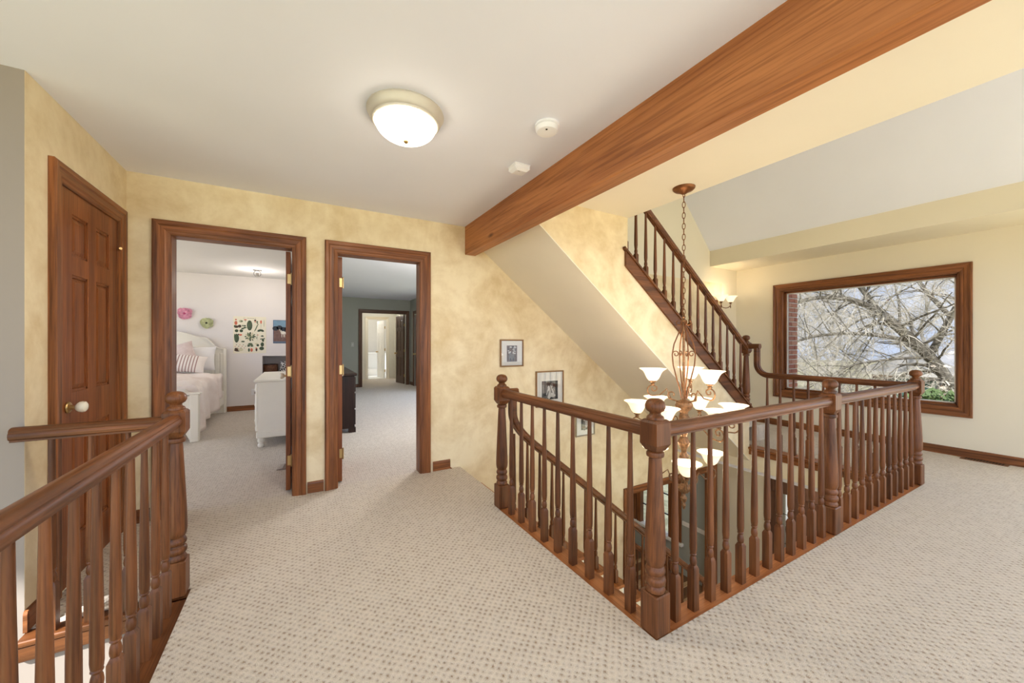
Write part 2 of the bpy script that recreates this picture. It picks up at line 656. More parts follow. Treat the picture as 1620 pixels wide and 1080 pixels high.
# window wall
WY0, WY1, WZ0, WZ1 = 1.115, 2.875, 0.525, 2.035
m = M()
m.box(6.31, 6.43, 0.30, WY0, -0.3, 2.44)
m.box(6.31, 6.43, YB, 0.30, -0.3, WZ0)
m.box(6.31, 6.43, YB, 0.30, WZ1, 2.44)
m.box(6.31, 6.43, WY1, 3.62, -0.3, 2.44)
m.box(6.31, 6.43, WY0, WY1, -0.3, WZ0)
m.box(6.31, 6.43, WY0, WY1, WZ1, 2.44)
struct('wall_right', m, CREAM, 'cream wall with the picture window')

# stair face and sloping underside of the upper flight
us = lambda x: 2.094 - 0.778 * (x - 1.809)
cap = lambda x: 2.089 - 0.778 * (x - 2.636)
m = M()
m.prism([(1.50, 0, us(1.50) + .01), (4.725, 0, us(4.725) + .01), (4.725, 0, cap(4.725) - .03), (2.665, 0, cap(2.665) - .03), (2.665, 0, 6.1), (1.50, 0, 6.1)], (0, 2.49, 0), (0, 2.57, 0))
struct('wall_flight', m, YELLOW, 'sponged yellow side of the upper stair flight')
m = M()
m.prism([(1.50, 0, us(1.50)), (4.86, 0, us(4.86)), (4.86, 0, us(4.86) + .06), (1.50, 0, us(1.50) + .06)], (0, 2.4905, 0), (0, YW, 0))
struct('ceiling_flight', m, CREAMC, 'sloping plaster underside of the upper flight')
m = M()
for k in range(16):
    x1 = 5.26 - 0.252 * k
    m.box(x1 - 0.252, x1, 2.57, YW, 0.196 * k + 0.0, 0.196 * (k + 1))
struct('floor_flight', m, CARPET, 'carpeted steps of the upper flight')

# landing edge, its plaster face, lower ceiling
m = M()
m.box(4.73, 4.84, 1.14, 2.50, -0.28, -0.03)
m.box(4.73, 4.84, 2.50, 3.53, -0.28, -0.03)
m.box(1.38, 1.40, 1.15, 3.53, -0.32, -0.03)
m.box(1.38, 4.73, 1.13, 1.15, -0.32, -0.03)
struct('wall_landing', m, CREAM, 'cream plaster edge of the stairwell opening')
m = M()
m.box(1.30, 6.4, YB, 1.13, -0.36, -0.285)
m.box(4.80, 6.4, 1.13, 3.53, -0.34, -0.2805)
struct('ceiling_ground', m, WHITEC, 'white ground floor ceiling below the landing')

# ------------------------------------------------------------------ ground floor seen through the stairwell
XE = 5.75
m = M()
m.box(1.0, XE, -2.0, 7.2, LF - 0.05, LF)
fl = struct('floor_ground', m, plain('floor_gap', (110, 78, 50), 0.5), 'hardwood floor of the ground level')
plank = M().box(0, 1.2, 0, 0.082, 0, 0.006, 0.0015).mesh(wood('plank_oak', 'x', (214, 182, 142), (178, 138, 96), rough=0.28, coat=0.4))
for j in range(34):
    y = 3.2 + j * 0.085
    for i in range(3):
        x = 2.9 + (j * 0.47) % 1.2 - 1.0 + i * 1.203
        if x + 1.2 > 5.74 or x < 2.2:
            continue
        ob('plank', plank, fl, (x, y, LF))
# outer wall x = 5.75 with the front door and the dining window
m = M()
m.box(XE, XE + .12, 2.75, 4.15, LF, -0.28)
m.box(XE, XE + .12, 5.25, 7.2, LF, -0.28)
m.box(XE, XE + .12, 4.15, 5.25, LF, -2.22)
m.box(XE, XE + .12, 4.15, 5.25, -0.8, -0.28)
m.box(XE, XE + .12, 0.9, 1.15, LF, -0.28)
m.box(XE, XE + .12, 1.15, 2.75, -0.62, -0.28)
struct('wall_entry', m, BEIGE, 'beige outer wall of the ground floor')
m = M()
m.box(XE - 0.012, XE - .001, 3.66, 4.14, LF, -0.3)
m.box(2.3, XE, 7.1, 7.2, LF, -0.28)
m.box(2.2, 2.3, 3.6, 7.2, LF, -0.28)
m.box(2.3, XE + .1, 3.65, 7.2, -0.28, -0.2)
m.box(XE - 0.012, XE - .001, 5.26, 7.1, LF, -0.3)
m.box(XE - 0.012, XE - .001, 4.14, 5.26, LF, -2.26)
struct('wall_dining', m, SAGE, 'sage walls of the ground floor room past the opening')
m = M()
m.box(XE - 0.035, XE - 0.012, 3.66, 4.12, LF + 0.86, LF + 0.93, 0.006)
m.box(XE - 0.03, XE - 0.012, 5.3, 7.1, LF + 0.86, LF + 0.93, 0.006)
m.box(3.0, XE, 7.08, 7.1, LF + 0.86, LF + 0.93, 0.006)
struct('trim_chair_rail', m, TRIMW, 'white chair rail on the sage dining wall')

# cased opening in the far wall, ground floor
CAS = [(0, 0), (0, .012), (.012, .018), (.05, .02), (.06, .026), (.085, .028), (.098, .022), (.098, 0)]
PROF = [(0, 0), (0, .010), (.010, .014), (.022, .016), (.030, .020), (.060, .021), (.068, .027), (.090, .028), (.098, .022), (.098, 0)]


def casing(name, axis, a0, a1, z0, z1, w0, sgn, label, mats, kids='casing', prof=PROF, bottom=False):
    """axis 'x': on a wall y=w0, frame runs a0..a1 in x; axis 'y': wall x=w0. sgn: normal direction along the wall axis"""
    if axis == 'x':
        P = lambda a, z: (a, w0, z); A = Vector((1, 0, 0)); N = Vector((0, sgn, 0))
    else:
        P = lambda a, z: (w0, a, z); A = Vector((0, 1, 0)); N = Vector((sgn, 0, 0))
    e = sempty(name, P((a0 + a1) / 2, z0), label)
    Z = Vector((0, 0, 1))
    hz, vt = mats
    pt(kids, M().strip(P(a0, z0), P(a0, z1), -A, N, prof, 1 if bottom else 0, 1), vt, e)
    pt(kids, M().strip(P(a1, z0), P(a1, z1), A, N, prof, 1 if bottom else 0, 1), vt, e)
    pt('head_casing', M().strip(P(a0, z1), P(a1, z1), Z, N, prof, 1, 1), hz, e)
    if bottom:
        pt('sill_casing', M().strip(P(a0, z0), P(a1, z0), -Z, N, prof, 1, 1), hz, e)
    return e


def jamb(e, axis, a0, a1, z1, w0, w1, mats, t=0.016):
    hz, vt = mats
    for a, b in ((a0, a0 + t), (a1 - t, a1)):
        m = M().box(a, b, w0, w1, 0 if z1 > 0 else LF, z1) if axis == 'x' else M().box(w0, w1, a, b, 0 if z1 > 0 else LF, z1)
        pt('jamb', m, vt, e)
    m = M().box(a0, a1, w0, w1, z1 - t, z1) if axis == 'x' else M().box(w0, w1, a0, a1, z1 - t, z1)
    pt('head_jamb', m, hz, e)


e = casing('trim_1', 'x', 3.80, 5.64, LF, -0.77, YW, -1, 'dark oak casing of the ground floor opening below the chandelier', (CX, CZ))
jamb(e, 'x', 3.78, 5.66, -0.755, YW - .002, YW + .125, (CX, CZ))

# dining window
e = sempty('window_2', (XE, 4.6, -2.22), 'ground floor window with dark mullions below the chandelier')
m = M()
for y0, y1 in ((4.14, 4.26), (4.28, 4.40), (5.02, 5.12), (5.14, 5.26)):
    pt('window_jamb', M().box(XE - .03, XE + .06, y0, y1, -2.22, -0.8, .004), CZ, e)
pt('window_sill', M().box(XE - .07, XE + .06, 4.10, 5.3, -2.26, -2.21, .008), TRIMW, e)
for y0, y1 in ((4.40, 5.02),):
    pn = pt('window_pane', M().box(XE + .04, XE + .046, y0, y1, -2.21, -0.8), CLEAR, e)
    for zz in (-1.86, -1.5, -1.14):
        pt('muntin', M().box(XE + .028, XE + .052, y0, y1, zz - .008, zz + .008), BLACKM, e)
# front door unit with a leaded sidelight
e = sempty('door_7', (XE, 1.95, LF), 'dark wooden front door frame with a bright sidelight below the landing')
for y0, y1 in ((2.60, 2.75), (2.36, 2.45), (1.15, 1.35)):
    pt('door_frame', M().box(XE - .05, XE + .1, y0, y1, LF, -0.80, .005), DARKDOOR, e)
pt('door_frame', M().box(XE - .055, XE + .1, 1.15, 2.75, -0.80, -0.615, .005), DARKDOOR, e)
pt('sidelight_pane', M().box(XE + .03, XE + .036, 2.45, 2.60, LF, -0.8), CLEAR, e)
for zz in (-1.1, -1.5, -1.9, -2.3):
    pt('lead_came', M().box(XE + .024, XE + .03, 2.45, 2.60, zz - .004, zz + .004), BLACKM, e)
c = []
for i in range(13):
    a = PI * i / 12
    c.append((XE + .026, 2.46 + .11 * math.sin(a), -1.3 + .16 * math.cos(a)))
pt('lead_came', M().tube(c, .004, 5), BLACKM, e)
pt('door_leaf', M().box(XE + .0, XE + .05, 1.35, 2.36, LF, -0.8, .004), DARKDOOR, e)
for z0, z1 in ((LF + .25, LF + .85), (LF + 1.0, LF + 1.75)):
    for y0, y1 in ((1.47, 1.82), (1.92, 2.26)):
        pt('panel', M().box(XE - .012, XE + .01, y0, y1, z0, z1, .01), DARKDOOR, e)

# stairs down: open oak treads with pale risers
sd = sempty('floor_stair', (1.40, 3.0, LF), 'descending stair flight with oak treads and pale risers')
TR = 0.242
RI = 0.196
tread = M().box(-0.028, TR, 2.465, YW - .02, -0.028, 0, .007).mesh(TREAD)
riser = M().box(0.0, 0.018, 2.50, YW - .02, -RI, -0.028).mesh(TRIMW)
for k in range(1, 14):
    ob('tread', tread, sd, (1.40 + TR * (k - 1), 0, -RI * k))
    ob('riser', riser, sd, (1.40 + TR * (k - 1), 0, -RI * (k - 1)))
m = M()
poly = [(1.40, 0, -RI)]
for k in range(1, 14):
    poly += [(1.40 + TR * (k - 1), 0, -RI * k - .028), (1.40 + TR * k, 0, -RI * k - .028)]
poly += [(1.40 + TR * 13, 0, LF), (1.40, 0, LF)]
pt('stringer_face', M().prism(poly, (0, 2.50, 0), (0, 2.54, 0)), CREAM, sd)
skx = lambda x: -RI - RI / TR * (x - 1.40) + 0.13
pt('wall_skirt', M().prism([(1.30, 0, skx(1.30)), (4.6, 0, skx(4.6)), (4.6, 0, skx(4.6) - .25), (1.30, 0, skx(1.30) - .25)], (0, YW - .02, 0), (0, YW, 0)), CX, sd)

# ------------------------------------------------------------------ trims: floor strips, baseboards, fascias
e = sempty('trim_2', (1.35, 1.1, 0), 'oak floor strip carrying the central railing')
pt('nosing_strip', M().box(1.298, 1.412, 1.054, 2.60, -0.03, -0.004, .004), TREAD, e)
pt('nosing_strip', M().box(1.412, 4.86, 1.050, 1.156, -0.03, -0.004, .004), TREADX, e)
FAS = [(0, 0), (.018, 0), (.018, .03), (.012, .04), (.012, .055), (.03, .075), (.034, .09), (0, .09)]
e = sempty('trim_3', (4.73, 1.8, -0.09), 'oak fascia moulding along the edge of the landing')
pt('fascia', M().sweep([(-a, b) for a, b in FAS], [(4.732, 1.15, -0.095), (4.732, 2.505, -0.095)], (1, 0, 0)), CY, e)
pt('nosing_strip', M().box(4.70, 4.845, 1.15, 2.505, -0.028, -0.004, .004), TREAD, e)
e = sempty('trim_4', (-0.53, 0.5, 0), 'oak floor strip below the left foreground railing')
pt('nosing_strip', M().box(-0.61, -0.478, YB, 2.39, -0.03, -0.004, .004), WY, e)
pt('nosing_strip', M().box(-1.034, -0.478, 2.37, 2.462, -0.03, -0.004, .004), WX, e)
pt('fascia', M().box(-1.034, -0.55, 2.376, 2.40, -0.095, -0.03, .005), WX, e)
pt('fascia', M().box(-0.60, -0.58, YB, 2.376, -0.095, -0.03, .005), WY, e)

BB = [(0, 0), (.013, 0), (.013, .075), (.009, .088), (0, .092)]


def baseboard(name, runs, label):
    e = sempty(name, runs[0][0], label)
    for c0, c1, nrm, mt in runs:
        pt('board', M().strip(c0, c1, (0, 0, 1), nrm, [(b, a) for a, b in BB], 0, 0), mt, e)
    return e


baseboard('baseboard_far', [((-1.035, YW, 0), (-0.915, YW, 0), (0, -1, 0), CX), ((0.055, YW, 0), (0.175, YW, 0), (0, -1, 0), CX), ((1.125, YW, 0), (1.30, YW, 0), (0, -1, 0), CX)],
          'short oak baseboards between the doorways')
baseboard('baseboard_left', [((XL, 2.44, 0), (XL, 2.61, 0), (1, 0, 0), CY), ((XL, 3.475, 0), (XL, YW, 0), (1, 0, 0), CY), ((XL, 2.444, 0), (XL + .013, 2.444, 0), (0, -1, 0), CX)], 'oak baseboard beside the closed door')
baseboard('baseboard_right', [((6.31, YB, 0), (6.31, 3.53, 0), (-1, 0, 0), CY)], 'oak baseboard below the picture window')
baseboard('baseboard_bedroom', [((-2.6, 8.42, 0), (0.0, 8.42, 0), (0, -1, 0), CX)], 'dark baseboard on the bedroom back wall')

# ------------------------------------------------------------------ ceiling beam
bo = thing('ceiling_beam', (1.52, 0, 2.145), 'long exposed knotty fir beam under the ceiling', 'beam')
pt('beam_timber', M().box(1.46, 1.576, YB, YW, 2.145, 2.50, .004), BEAM, bo)

# ------------------------------------------------------------------ doors
def door_leaf(name, w, h, loc, rz, label, mats, t=0.035, knob_side=1, knob='porcelain', hinge=True, kind='structure'):
    """local x along width from the hinge, y thickness, z up; children are panels, knobs, hinges"""
    vt, hz = mats
    st, mu = 0.105, 0.095
    rails = [(0, .22), (.80, .99), (1.60, 1.70), (h - .115, h)]
    bm = M()
    bm.box(0, st, -t / 2, t / 2, 0, h, .002)
    bm.box(w - st, w, -t / 2, t / 2, 0, h, .002)
    bm.box(w / 2 - mu / 2, w / 2 + mu / 2, -t / 2, t / 2, 0.05, h - .05, .002)
    for a, b in rails:
        bm.box(st - .01, w - st + .01, -t / 2 + .0005, t / 2 - .0005, a, b, .002)
    o = ob(name, bm.mesh(vt), None, loc, rz)
    tag(o, label, kind=kind)
    for (a, b) in ((.22, .80), (.99, 1.60), (1.70, h - .115)):
        for x0, x1 in ((st, w / 2 - mu / 2), (w / 2 + mu / 2, w - st)):
            pm = M()
            pm.box(x0 - .004, x1 + .004, -.006, .006, a - .004, b + .004)
            # raised field with sloped edges, both sides
            for sg in (-1, 1):
                i0, i1 = .014, .036
                y0, y1 = sg * .006, sg * (t / 2 - .004)
                A = [(x0 + i0, y0, a + i0), (x1 - i0, y0, a + i0), (x1 - i0, y0, b - i0), (x0 + i0, y0, b - i0)]
                B = [(x0 + i1, y1, a + i1), (x1 - i1, y1, a + i1), (x1 - i1, y1, b - i1), (x0 + i1, y1, b - i1)]
                pm.add(A + B, [(0, 1, 2, 3), (4, 5, 6, 7), (0, 1, 5, 4), (1, 2, 6, 5), (2, 3, 7, 6), (3, 0, 4, 7)])
                # sticking around the panel
                pm2 = [(x0, x0 + .012), (x1 - .012, x1)]
                for q0, q1 in pm2:
                    pm.box(q0, q1, min(y0, sg * (t / 2 - .005)), max(y0, sg * (t / 2 - .005)), a, b)
                for q0, q1 in ((a, a + .012), (b - .012, b)):
                    pm.box(x0, x1, min(y0, sg * (t / 2 - .005)), max(y0, sg * (t / 2 - .005)), q0, q1)
            p = bpy.data.objects.new('panel', pm.mesh(vt))
            COL.objects.link(p)
            p.parent = o
    kx = w - 0.06 if knob_side > 0 else 0.06
    for sg in (-1, 1):
        km = M().lathe([(.028, 0), (.03, .004), (.026, .009), (.012, .012), (.010, .03)], 16)
        kk = bpy.data.objects.new('knob_rose', km.mesh(BRASS, True))
        COL.objects.link(kk)
        kk.parent = o
        kk.location = (kx, sg * t / 2, .915)
        kk.rotation_euler = (-sg * PI / 2, 0, 0)
        km = M().lathe([(.010, .028), (.020, .034), (.027, .044), (.029, .054), (.026, .064), (.016, .071), (.004, .073)], 18)
        k2 = bpy.data.objects.new('knob', km.mesh(PORC if knob == 'porcelain' else BRASS, True))
        COL.objects.link(k2)
        k2.parent = kk
    if hinge:
        for z in (.25, 1.0, 1.78):
            hm = M().box(-.004, .001, -t / 2 - .004, t / 2 - .012, z - .04, z + .04)
            hm.lathe([(.006, z - .05), (.006, z + .05)], 10, (-.006, -t / 2 - .006, 0))
            hh = bpy.data.objects.new('hinge', hm.mesh(BLACKM if knob == 'porcelain' and kind == 'structure' and name == 'door_1' else BRASS))
            COL.objects.link(hh)
            hh.parent = o
    return o


# closed six panel door in the left wall (hinged at the far side)
d1 = door_leaf('door_1', 0.646, 2.03, (XL - 0.014, 3.363, 0.004), -PI / 2, 'closed reddish oak six panel door with a white knob at the left', (DOORZ, DOORY))
stop = bpy.data.objects.new('door_stop', M().tube([(0, 0, 0), (.02, .02, .0), (.045, .022, 0), (.06, .03, 0)], [.005, .004, .004, .008], 8).mesh(BRASS, True))
COL.objects.link(stop)
stop.parent = d1
stop.location = (-.01, .022, 1.85)
stop['label'] = 'small brass hinge stop'
e = casing('trim_5', 'y', 2.712, 3.368, 0, 2.038, XL, 1, 'oak casing around the closed six panel door', (CY, CZ))
jamb(e, 'y', 2.700, 3.380, 2.050, XL - .12, XL + .002, (CY, CZ))
e = casing('trim_6', 'x', D2[0] + .012, D2[1] - .012, 0, DH - .012, YW, -1, 'oak casing of the bedroom doorway', (CX, CZ))
jamb(e, 'x', D2[0], D2[1], DH, YW - .002, YW + .122, (CX, CZ))
e = casing('trim_7', 'x', D3[0] + .012, D3[1] - .012, 0, DH - .012, YW, -1, 'oak casing of the doorway into the green room', (CX, CZ))
jamb(e, 'x', D3[0], D3[1], DH, YW - .002, YW + .122, (CX, CZ))
door_leaf('door_2', 0.72, 2.01, (D2[1] - .045, YW + .13, 0.008), PI / 2, 'open oak door swung into the bedroom, seen edge on', (DOORZ, DOORY))
door_leaf('door_3', 0.70, 2.01, (D3[0] + .043, YW + .13, 0.008), PI / 2 - .0, 'open oak door swung into the green room, seen edge on', (DOORZ, DOORY))
# brass hinge leaf showing on the jamb of the green room door
hj = thing('door_hinge', (D3[0] + .018, YW + .09, 1.80), 'brass hinge plate on the jamb of the green room doorway', 'hinge')
pt('hinge_leaf', M().box(D3[0] + .016, D3[0] + .019, YW + .060, YW + .118, 1.74, 1.85, .001), BRASS, hj)
pt('hinge_screw', M().box(D3[0] + .019, D3[0] + .0195, YW + .08, YW + .09, 1.825, 1.833), BLACKM, hj)
pt('hinge_screw', M().box(D3[0] + .019, D3[0] + .0195, YW + .08, YW + .09, 1.757, 1.765), BLACKM, hj)

# ------------------------------------------------------------------ railings
NW = 0.090
nb = M().box(-NW / 2, NW / 2, -NW / 2, NW / 2, 0, .172, .005).mesh(WZ)
ns = M().lathe([(.030, .168), (.040, .175), (.042, .187), (.037, .197), (.035, .202), (.042, .211), (.044, .224), (.041, .236), (.035, .241), (.034, .247), (.041, .256), (.042, .268), (.037, .279), (.034, .285),
                (.041, .300), (.0435, .318), (.044, .34), (.042, .42), (.0375, .52), (.032, .64), (.027, .745), (.026, .752), (.036, .757), (.038, .767), (.036, .776), (.027, .781), (.027, .80)], 24).mesh(WZ, True)


def block_top():
    m = M()
    h = NW / 2
    rings = [(.026, .782), (.030, .785), (h, .812), (h, .905), (h - .006, .914), (h - .012, .918)]
    vs = []
    for r, z in rings:
        vs += [(-r, -r, z), (r, -r, z), (r, r, z), (-r, r, z)]
    fs = [(3, 2, 1, 0)]
    for k in range(len(rings) - 1):
        for i in range(4):
            j = (i + 1) % 4
            fs.append((k * 4 + i, k * 4 + j, k * 4 + 4 + j, k * 4 + 4 + i))
    n = len(rings) - 1
    fs.append((n * 4, n * 4 + 1, n * 4 + 2, n * 4 + 3))
    return m.add(vs, fs).mesh(WZ)


nt_ = block_top()
nf = M().lathe([(.036, .916), (.037, .924), (.034, .931), (.026, .936), (.023, .943), (.025, .948), (.036, .955), (.0425, .968), (.043, .978), (.039, .992), (.028, 1.003), (.014, 1.008), (.002, 1.0095)], 24).mesh(WZ, True)


def newel(parent, x, y, z=0.0):
    n = ob('newel_post', nt_, parent, (x, y, z))
    ob('base_block', nb, n, (x, y, z))
    ob('turned_shaft', ns, n, (x, y, z))
    ob('ball_finial', nf, n, (x, y, z))
    return n


BC = {}


def bal_mesh(h, block=0.205, sc=1.0):
    key = (round(h, 3), round(block, 3), sc)
    if key in BC:
        return BC[key]
    m = M()
    a = 0.018 * sc
    rings = [(a, 0), (a, block - .012), (.011 * sc, block + .004)]
    vs = []
    for r, z in rings:
        vs += [(-r, -r, z), (r, -r, z), (r, r, z), (-r, r, z)]
    fs = [(3, 2, 1, 0), (8, 9, 10, 11)]
    for k in range(2):
        for i in range(4):
            j = (i + 1) % 4
            fs.append((k * 4 + i, k * 4 + j, k * 4 + 4 + j, k * 4 + 4 + i))
    m.add(vs, fs)
    s = h - block
    p = [(.0105, 0), (.0155, .010), (.0168, .022), (.015, .036), (.0115, .048), (.0135, .052), (.016, .056), (.0135, .061), (.0155, .066), (.0172, .085)]
    pr = [(r * sc, block + z) for r, z in p] + [(.0168 * sc, block + s * .30), (.0148 * sc, block + s * .5), (.0122 * sc, block + s * .75), (.0102 * sc, h)]
    m.lathe(pr, 10)
    BC[key] = m.mesh(WZ, True)
    return BC[key]


RP = [(-.020, -.030), (-.020, -.022), (-.030, -.016), (-.033, -.004), (-.032, .006), (-.027, .012), (-.028, .018), (-.022, .026), (-.010, .0305), (0, .0315),
      (.010, .0305), (.022, .026), (.028, .018), (.027, .012), (.032, .006), (.033, -.004), (.030, -.016), (.020, -.022), (.020, -.030)]
RZ = 0.866
NX, NY = 1.347, 1.101      # near corner newel
FX = 4.778                 # right edge of the stairwell

# 1 hall side of the stairwell
r1 = thing('landing_railing', (NX, 1.8, 0), 'hall side section of the central oak railing, ending at the foreground corner newel', 'railing')
newel(r1, NX, NY)
newel(r1, 1.343, 2.512)
pt('handrail', M().sweep(RP, [(NX, NY + .04, RZ), (NX, 2.472, RZ)], (1, 0, 0)), WY, r1, True)
for k in range(1, 10):
    ob('baluster', bal_mesh(.845), r1, (NX, NY + (2.512 - NY) * k / 10, -.004))
# 2 front of the stairwell
MX = 3.062
r2 = thing('landing_railing', (MX, NY, 0), 'long front section of the central oak railing with twenty four balusters', 'railing')
newel(r2, MX, NY)
newel(r2, FX, NY)
pt('handrail', M().sweep(RP, [(NX + .04, NY, RZ), (MX - .04, NY, RZ)], (0, 1, 0)), WX, r2, True)
pt('handrail', M().sweep(RP, [(MX + .04, NY, RZ), (FX - .04, NY, RZ)], (0, 1, 0)), WX, r2, True)
for k in range(1, 13):
    ob('baluster', bal_mesh(.845), r2, (NX + (MX - NX) * k / 13, NY, -.004))
    ob('baluster', bal_mesh(.845), r2, (MX + (FX - MX) * k / 13, NY, -.004))
# 3 return along the landing, with a gooseneck up to the stair newel
r3 = thing('landing_railing', (FX, 1.8, 0), 'railing on the far landing edge below the window, ending in a gooseneck', 'railing')
path = [(FX, NY + .04, RZ), (FX, 2.30, RZ)]
for i in range(1, 9):
    a = PI / 2 * i / 8
    path.append((FX, 2.30 + .13 * math.sin(a), RZ + .13 * (1 - math.cos(a))))
path += [(FX, 2.43, 1.235)]
pt('handrail', M().sweep(RP, path[:-1] + [(FX, 2.43, 1.20)], (-1, 0, 0)), WY, r3, True)
pt('gooseneck_cap', M().sweep(RP, [(FX, 2.395, 1.207), (FX, 2.52, 1.207)], (-1, 0, 0)), WY, r3, True)
for k in range(1, 10):
    ob('baluster', bal_mesh(.845), r3, (FX, NY + .135 * k, -.004))
# 4 upper flight
r4 = thing('stair_railing', (3.7, 2.53, cap(3.7)), 'oak railing climbing the upper stair flight toward the vault', 'railing')
newel(r4, FX, 2.555, .335)
pt('stringer_board', M().prism([(2.625, 0, cap(2.625)), (4.76, 0, cap(4.76)), (4.76, 0, cap(4.76) - .135), (2.625, 0, cap(2.625) - .135)], (0, 2.468, 0), (0, 2.49, 0)), WX, r4)
pt('stringer_cap', M().prism([(2.60, 0, cap(2.60) + .022), (4.76, 0, cap(4.76) + .022), (4.76, 0, cap(4.76)), (2.60, 0, cap(2.60))], (0, 2.455, 0), (0, 2.60, 0)), WX, r4)
rail4 = lambda x: 1.235 + (4.74 - x) * .745
pt('handrail', M().sweep(RP, [(2.68, 2.535, 1.185 + (4.74 - 2.68) * .778), (4.74, 2.535, 1.185)], (0, 1, 0)), WX, r4, True)
for k in range(15):
    x = 4.62 - .138 * k
    zb = cap(x) + .022
    zt = 1.185 + (4.74 - x) * .778 - .02
    ob('baluster', bal_mesh(round(zt - zb, 2), .16), r4, (x, 2.535, zb - .012))
# 5 descending flight
r5 = thing('stair_railing', (2.8, 2.53, -1.2), 'descending oak stair railing with a gooseneck beside the far left newel', 'railing')
zr = lambda x: .63 - RI / TR * (x - 1.40)
pt('gooseneck_cap', M().sweep(RP, [(1.385, 2.535, .862), (1.492, 2.535, .862)], (0, 1, 0)), WX, r5, True)
path = [(1.452, 2.535, .84), (1.452, 2.535, .70)]
P0, P1, P2 = Vector((1.452, 2.535, .70)), Vector((1.452, 2.535, zr(1.452) + .0)), Vector((1.66, 2.535, zr(1.66)))
for i in range(1, 9):
    t = i / 8
    path.append(P0 * (1 - t) ** 2 + P1 * 2 * t * (1 - t) + P2 * t * t)
path.append((4.50, 2.535, zr(4.50)))
pt('handrail', M().sweep(RP, path, (0, 1, 0)), WX, r5, True)
for k in range(1, 14):
    for o_ in (.065, .188):
        x = 1.40 + TR * (k - 1) + o_
        if x > 4.45:
            continue
        zb = -RI * k
        top = zr(x) - .02
        if x < 1.55:
            top = zr(1.52)
        ob('baluster', bal_mesh(round(top - zb, 2), .14 if o_ < .1 else .12, .95), r5, (x, 2.535, zb))
newel(r5, 4.56, 2.535, LF)
# 6 far side rail of the lower half
r6 = thing('stair_railing', (4.1, 3.50, -2), 'dark lower railing on the far side of the descending stair, before the opening', 'railing')
zr6 = lambda x: .56 - RI / TR * (x - 1.40)
pt('handrail', M().sweep(RP, [(3.70, 3.49, zr6(3.70)), (4.5, 3.49, zr6(4.5))], (0, 1, 0)), WX, r6, True)
for x in (3.78, 3.92, 4.05, 4.18, 4.31, 4.43):
    k = int((x - 1.40) / TR) + 1
    zb = -RI * k
    ob('baluster', bal_mesh(round(zr6(x) - .02 - zb, 2), .13, .8), r6, (x, 3.49, zb))
newel(r6, 4.56, 3.49, LF)
# 7 left foreground railing
r7 = thing('landing_railing', (-0.535, 1.2, 0), 'oak railing in the left foreground running toward the camera', 'railing')
newel(r7, -0.535, 2.435)
pt('handrail', M().sweep(RP, [(-.535, -1.4, RZ), (-.535, 2.395, RZ)], (1, 0, 0)), WY, r7, True)
for k in range(1, 27):
    ob('baluster', bal_mesh(.845), r7, (-.535, 2.40 - .1325 * k, -.004))
# 8 short rail along the grey wall
r8 = thing('landing_railing', (-0.8, 2.41, 0), 'short dark oak railing from the left newel to the grey wall', 'railing')
pt('handrail', M().sweep(RP, [(-1.055, 2.41, RZ - .005), (-.575, 2.41, RZ - .005)], (0, 1, 0)), WX, r8, True)
for x in (-.942, -.822, -.700):
    ob('baluster', bal_mesh(.84), r8, (x, 2.41, -.004))

# ------------------------------------------------------------------ picture window
wp = [(0, 0), (0, .014), (.015, .018), (.035, .018), (.042, .026), (.075, .028), (.082, .034), (.094, .034), (.098, .028), (.098, 0)]
e = casing('window_1', 'y', WY0 + .008, WY1 - .008, WZ0 + .008, WZ1 - .008, 6.31, -1, 'large picture window framed in oak', (CY, CZ), 'side_casing', wp, True)
for y0, y1 in ((WY0, WY0 + .02), (WY1 - .02, WY1)):
    pt('window_jamb', M().box(6.308, 6.43, y0, y1, WZ0, WZ1), CZ, e)
for z0, z1 in ((WZ0, WZ0 + .02), (WZ1 - .02, WZ1)):
    pt('window_jamb', M().box(6.308, 6.43, WY0, WY1, z0, z1), CY, e)
for y0, y1 in ((WY0 + .02, WY0 + .045), (WY1 - .045, WY1 - .02)):
    pt('sash', M().box(6.385, 6.43, y0, y1, WZ0 + .02, WZ1 - .02, .003), CZ, e)
    pt('glazing_bead', M().box(6.40, 6.428, y0 + (.025 if y0 < 2 else -.012), y1 + (.012 if y0 < 2 else -.025), WZ0 + .045, WZ1 - .045), TRIMW, e)
for z0, z1 in ((WZ0 + .02, WZ0 + .045), (WZ1 - .045, WZ1 - .02)):
    pt('sash', M().box(6.385, 6.43, WY0 + .02, WY1 - .02, z0, z1, .003), CY, e)
    pt('glazing_bead', M().box(6.40, 6.428, WY0 + .045, WY1 - .045, z0 + (.025 if z0 < 1 else -.012), z1 + (.012 if z0 < 1 else -.025)), TRIMW, e)
pt('window_pane', M().box(6.405, 6.411, WY0 + .04, WY1 - .04, WZ0 + .04, WZ1 - .04), GLASS, e)

# floor register by the baseboard
y0, y1 = 0.78, 1.10
g = thing('floor_register', (6.22, .94, 0), 'brown slotted heating register in the carpet below the window', 'vent')
pt('frame', M().box(6.19, 6.295, y0, y1, 0, .006, .002), plain('register_brown', (120, 84, 58), .5), g)
for i in range(13):
    yy = y0 + .03 + i * .0205
    pt('slot', M().box(6.205, 6.28, yy, yy + .012, .0055, .0075), BLACKM, g)

# ------------------------------------------------------------------ lamps
SHADE = emit('frosted_lamp_glass', (255, 226, 184), .45, (250, 240, 225))
BULB = emit('lit_bulb', (255, 232, 196), 6.0)


def point(loc, energy, rad, parent, col=(1.0, 0.86, 0.68)):
    l = bpy.data.lights.new('bulb_light', 'POINT')
    l.energy = energy
    l.shadow_soft_size = rad
    l.color = col
    o = bpy.data.objects.new('bulb_light', l)
    COL.objects.link(o)
    o.parent = parent
    o.location = Vector(loc) - WL[parent.name]
    return o


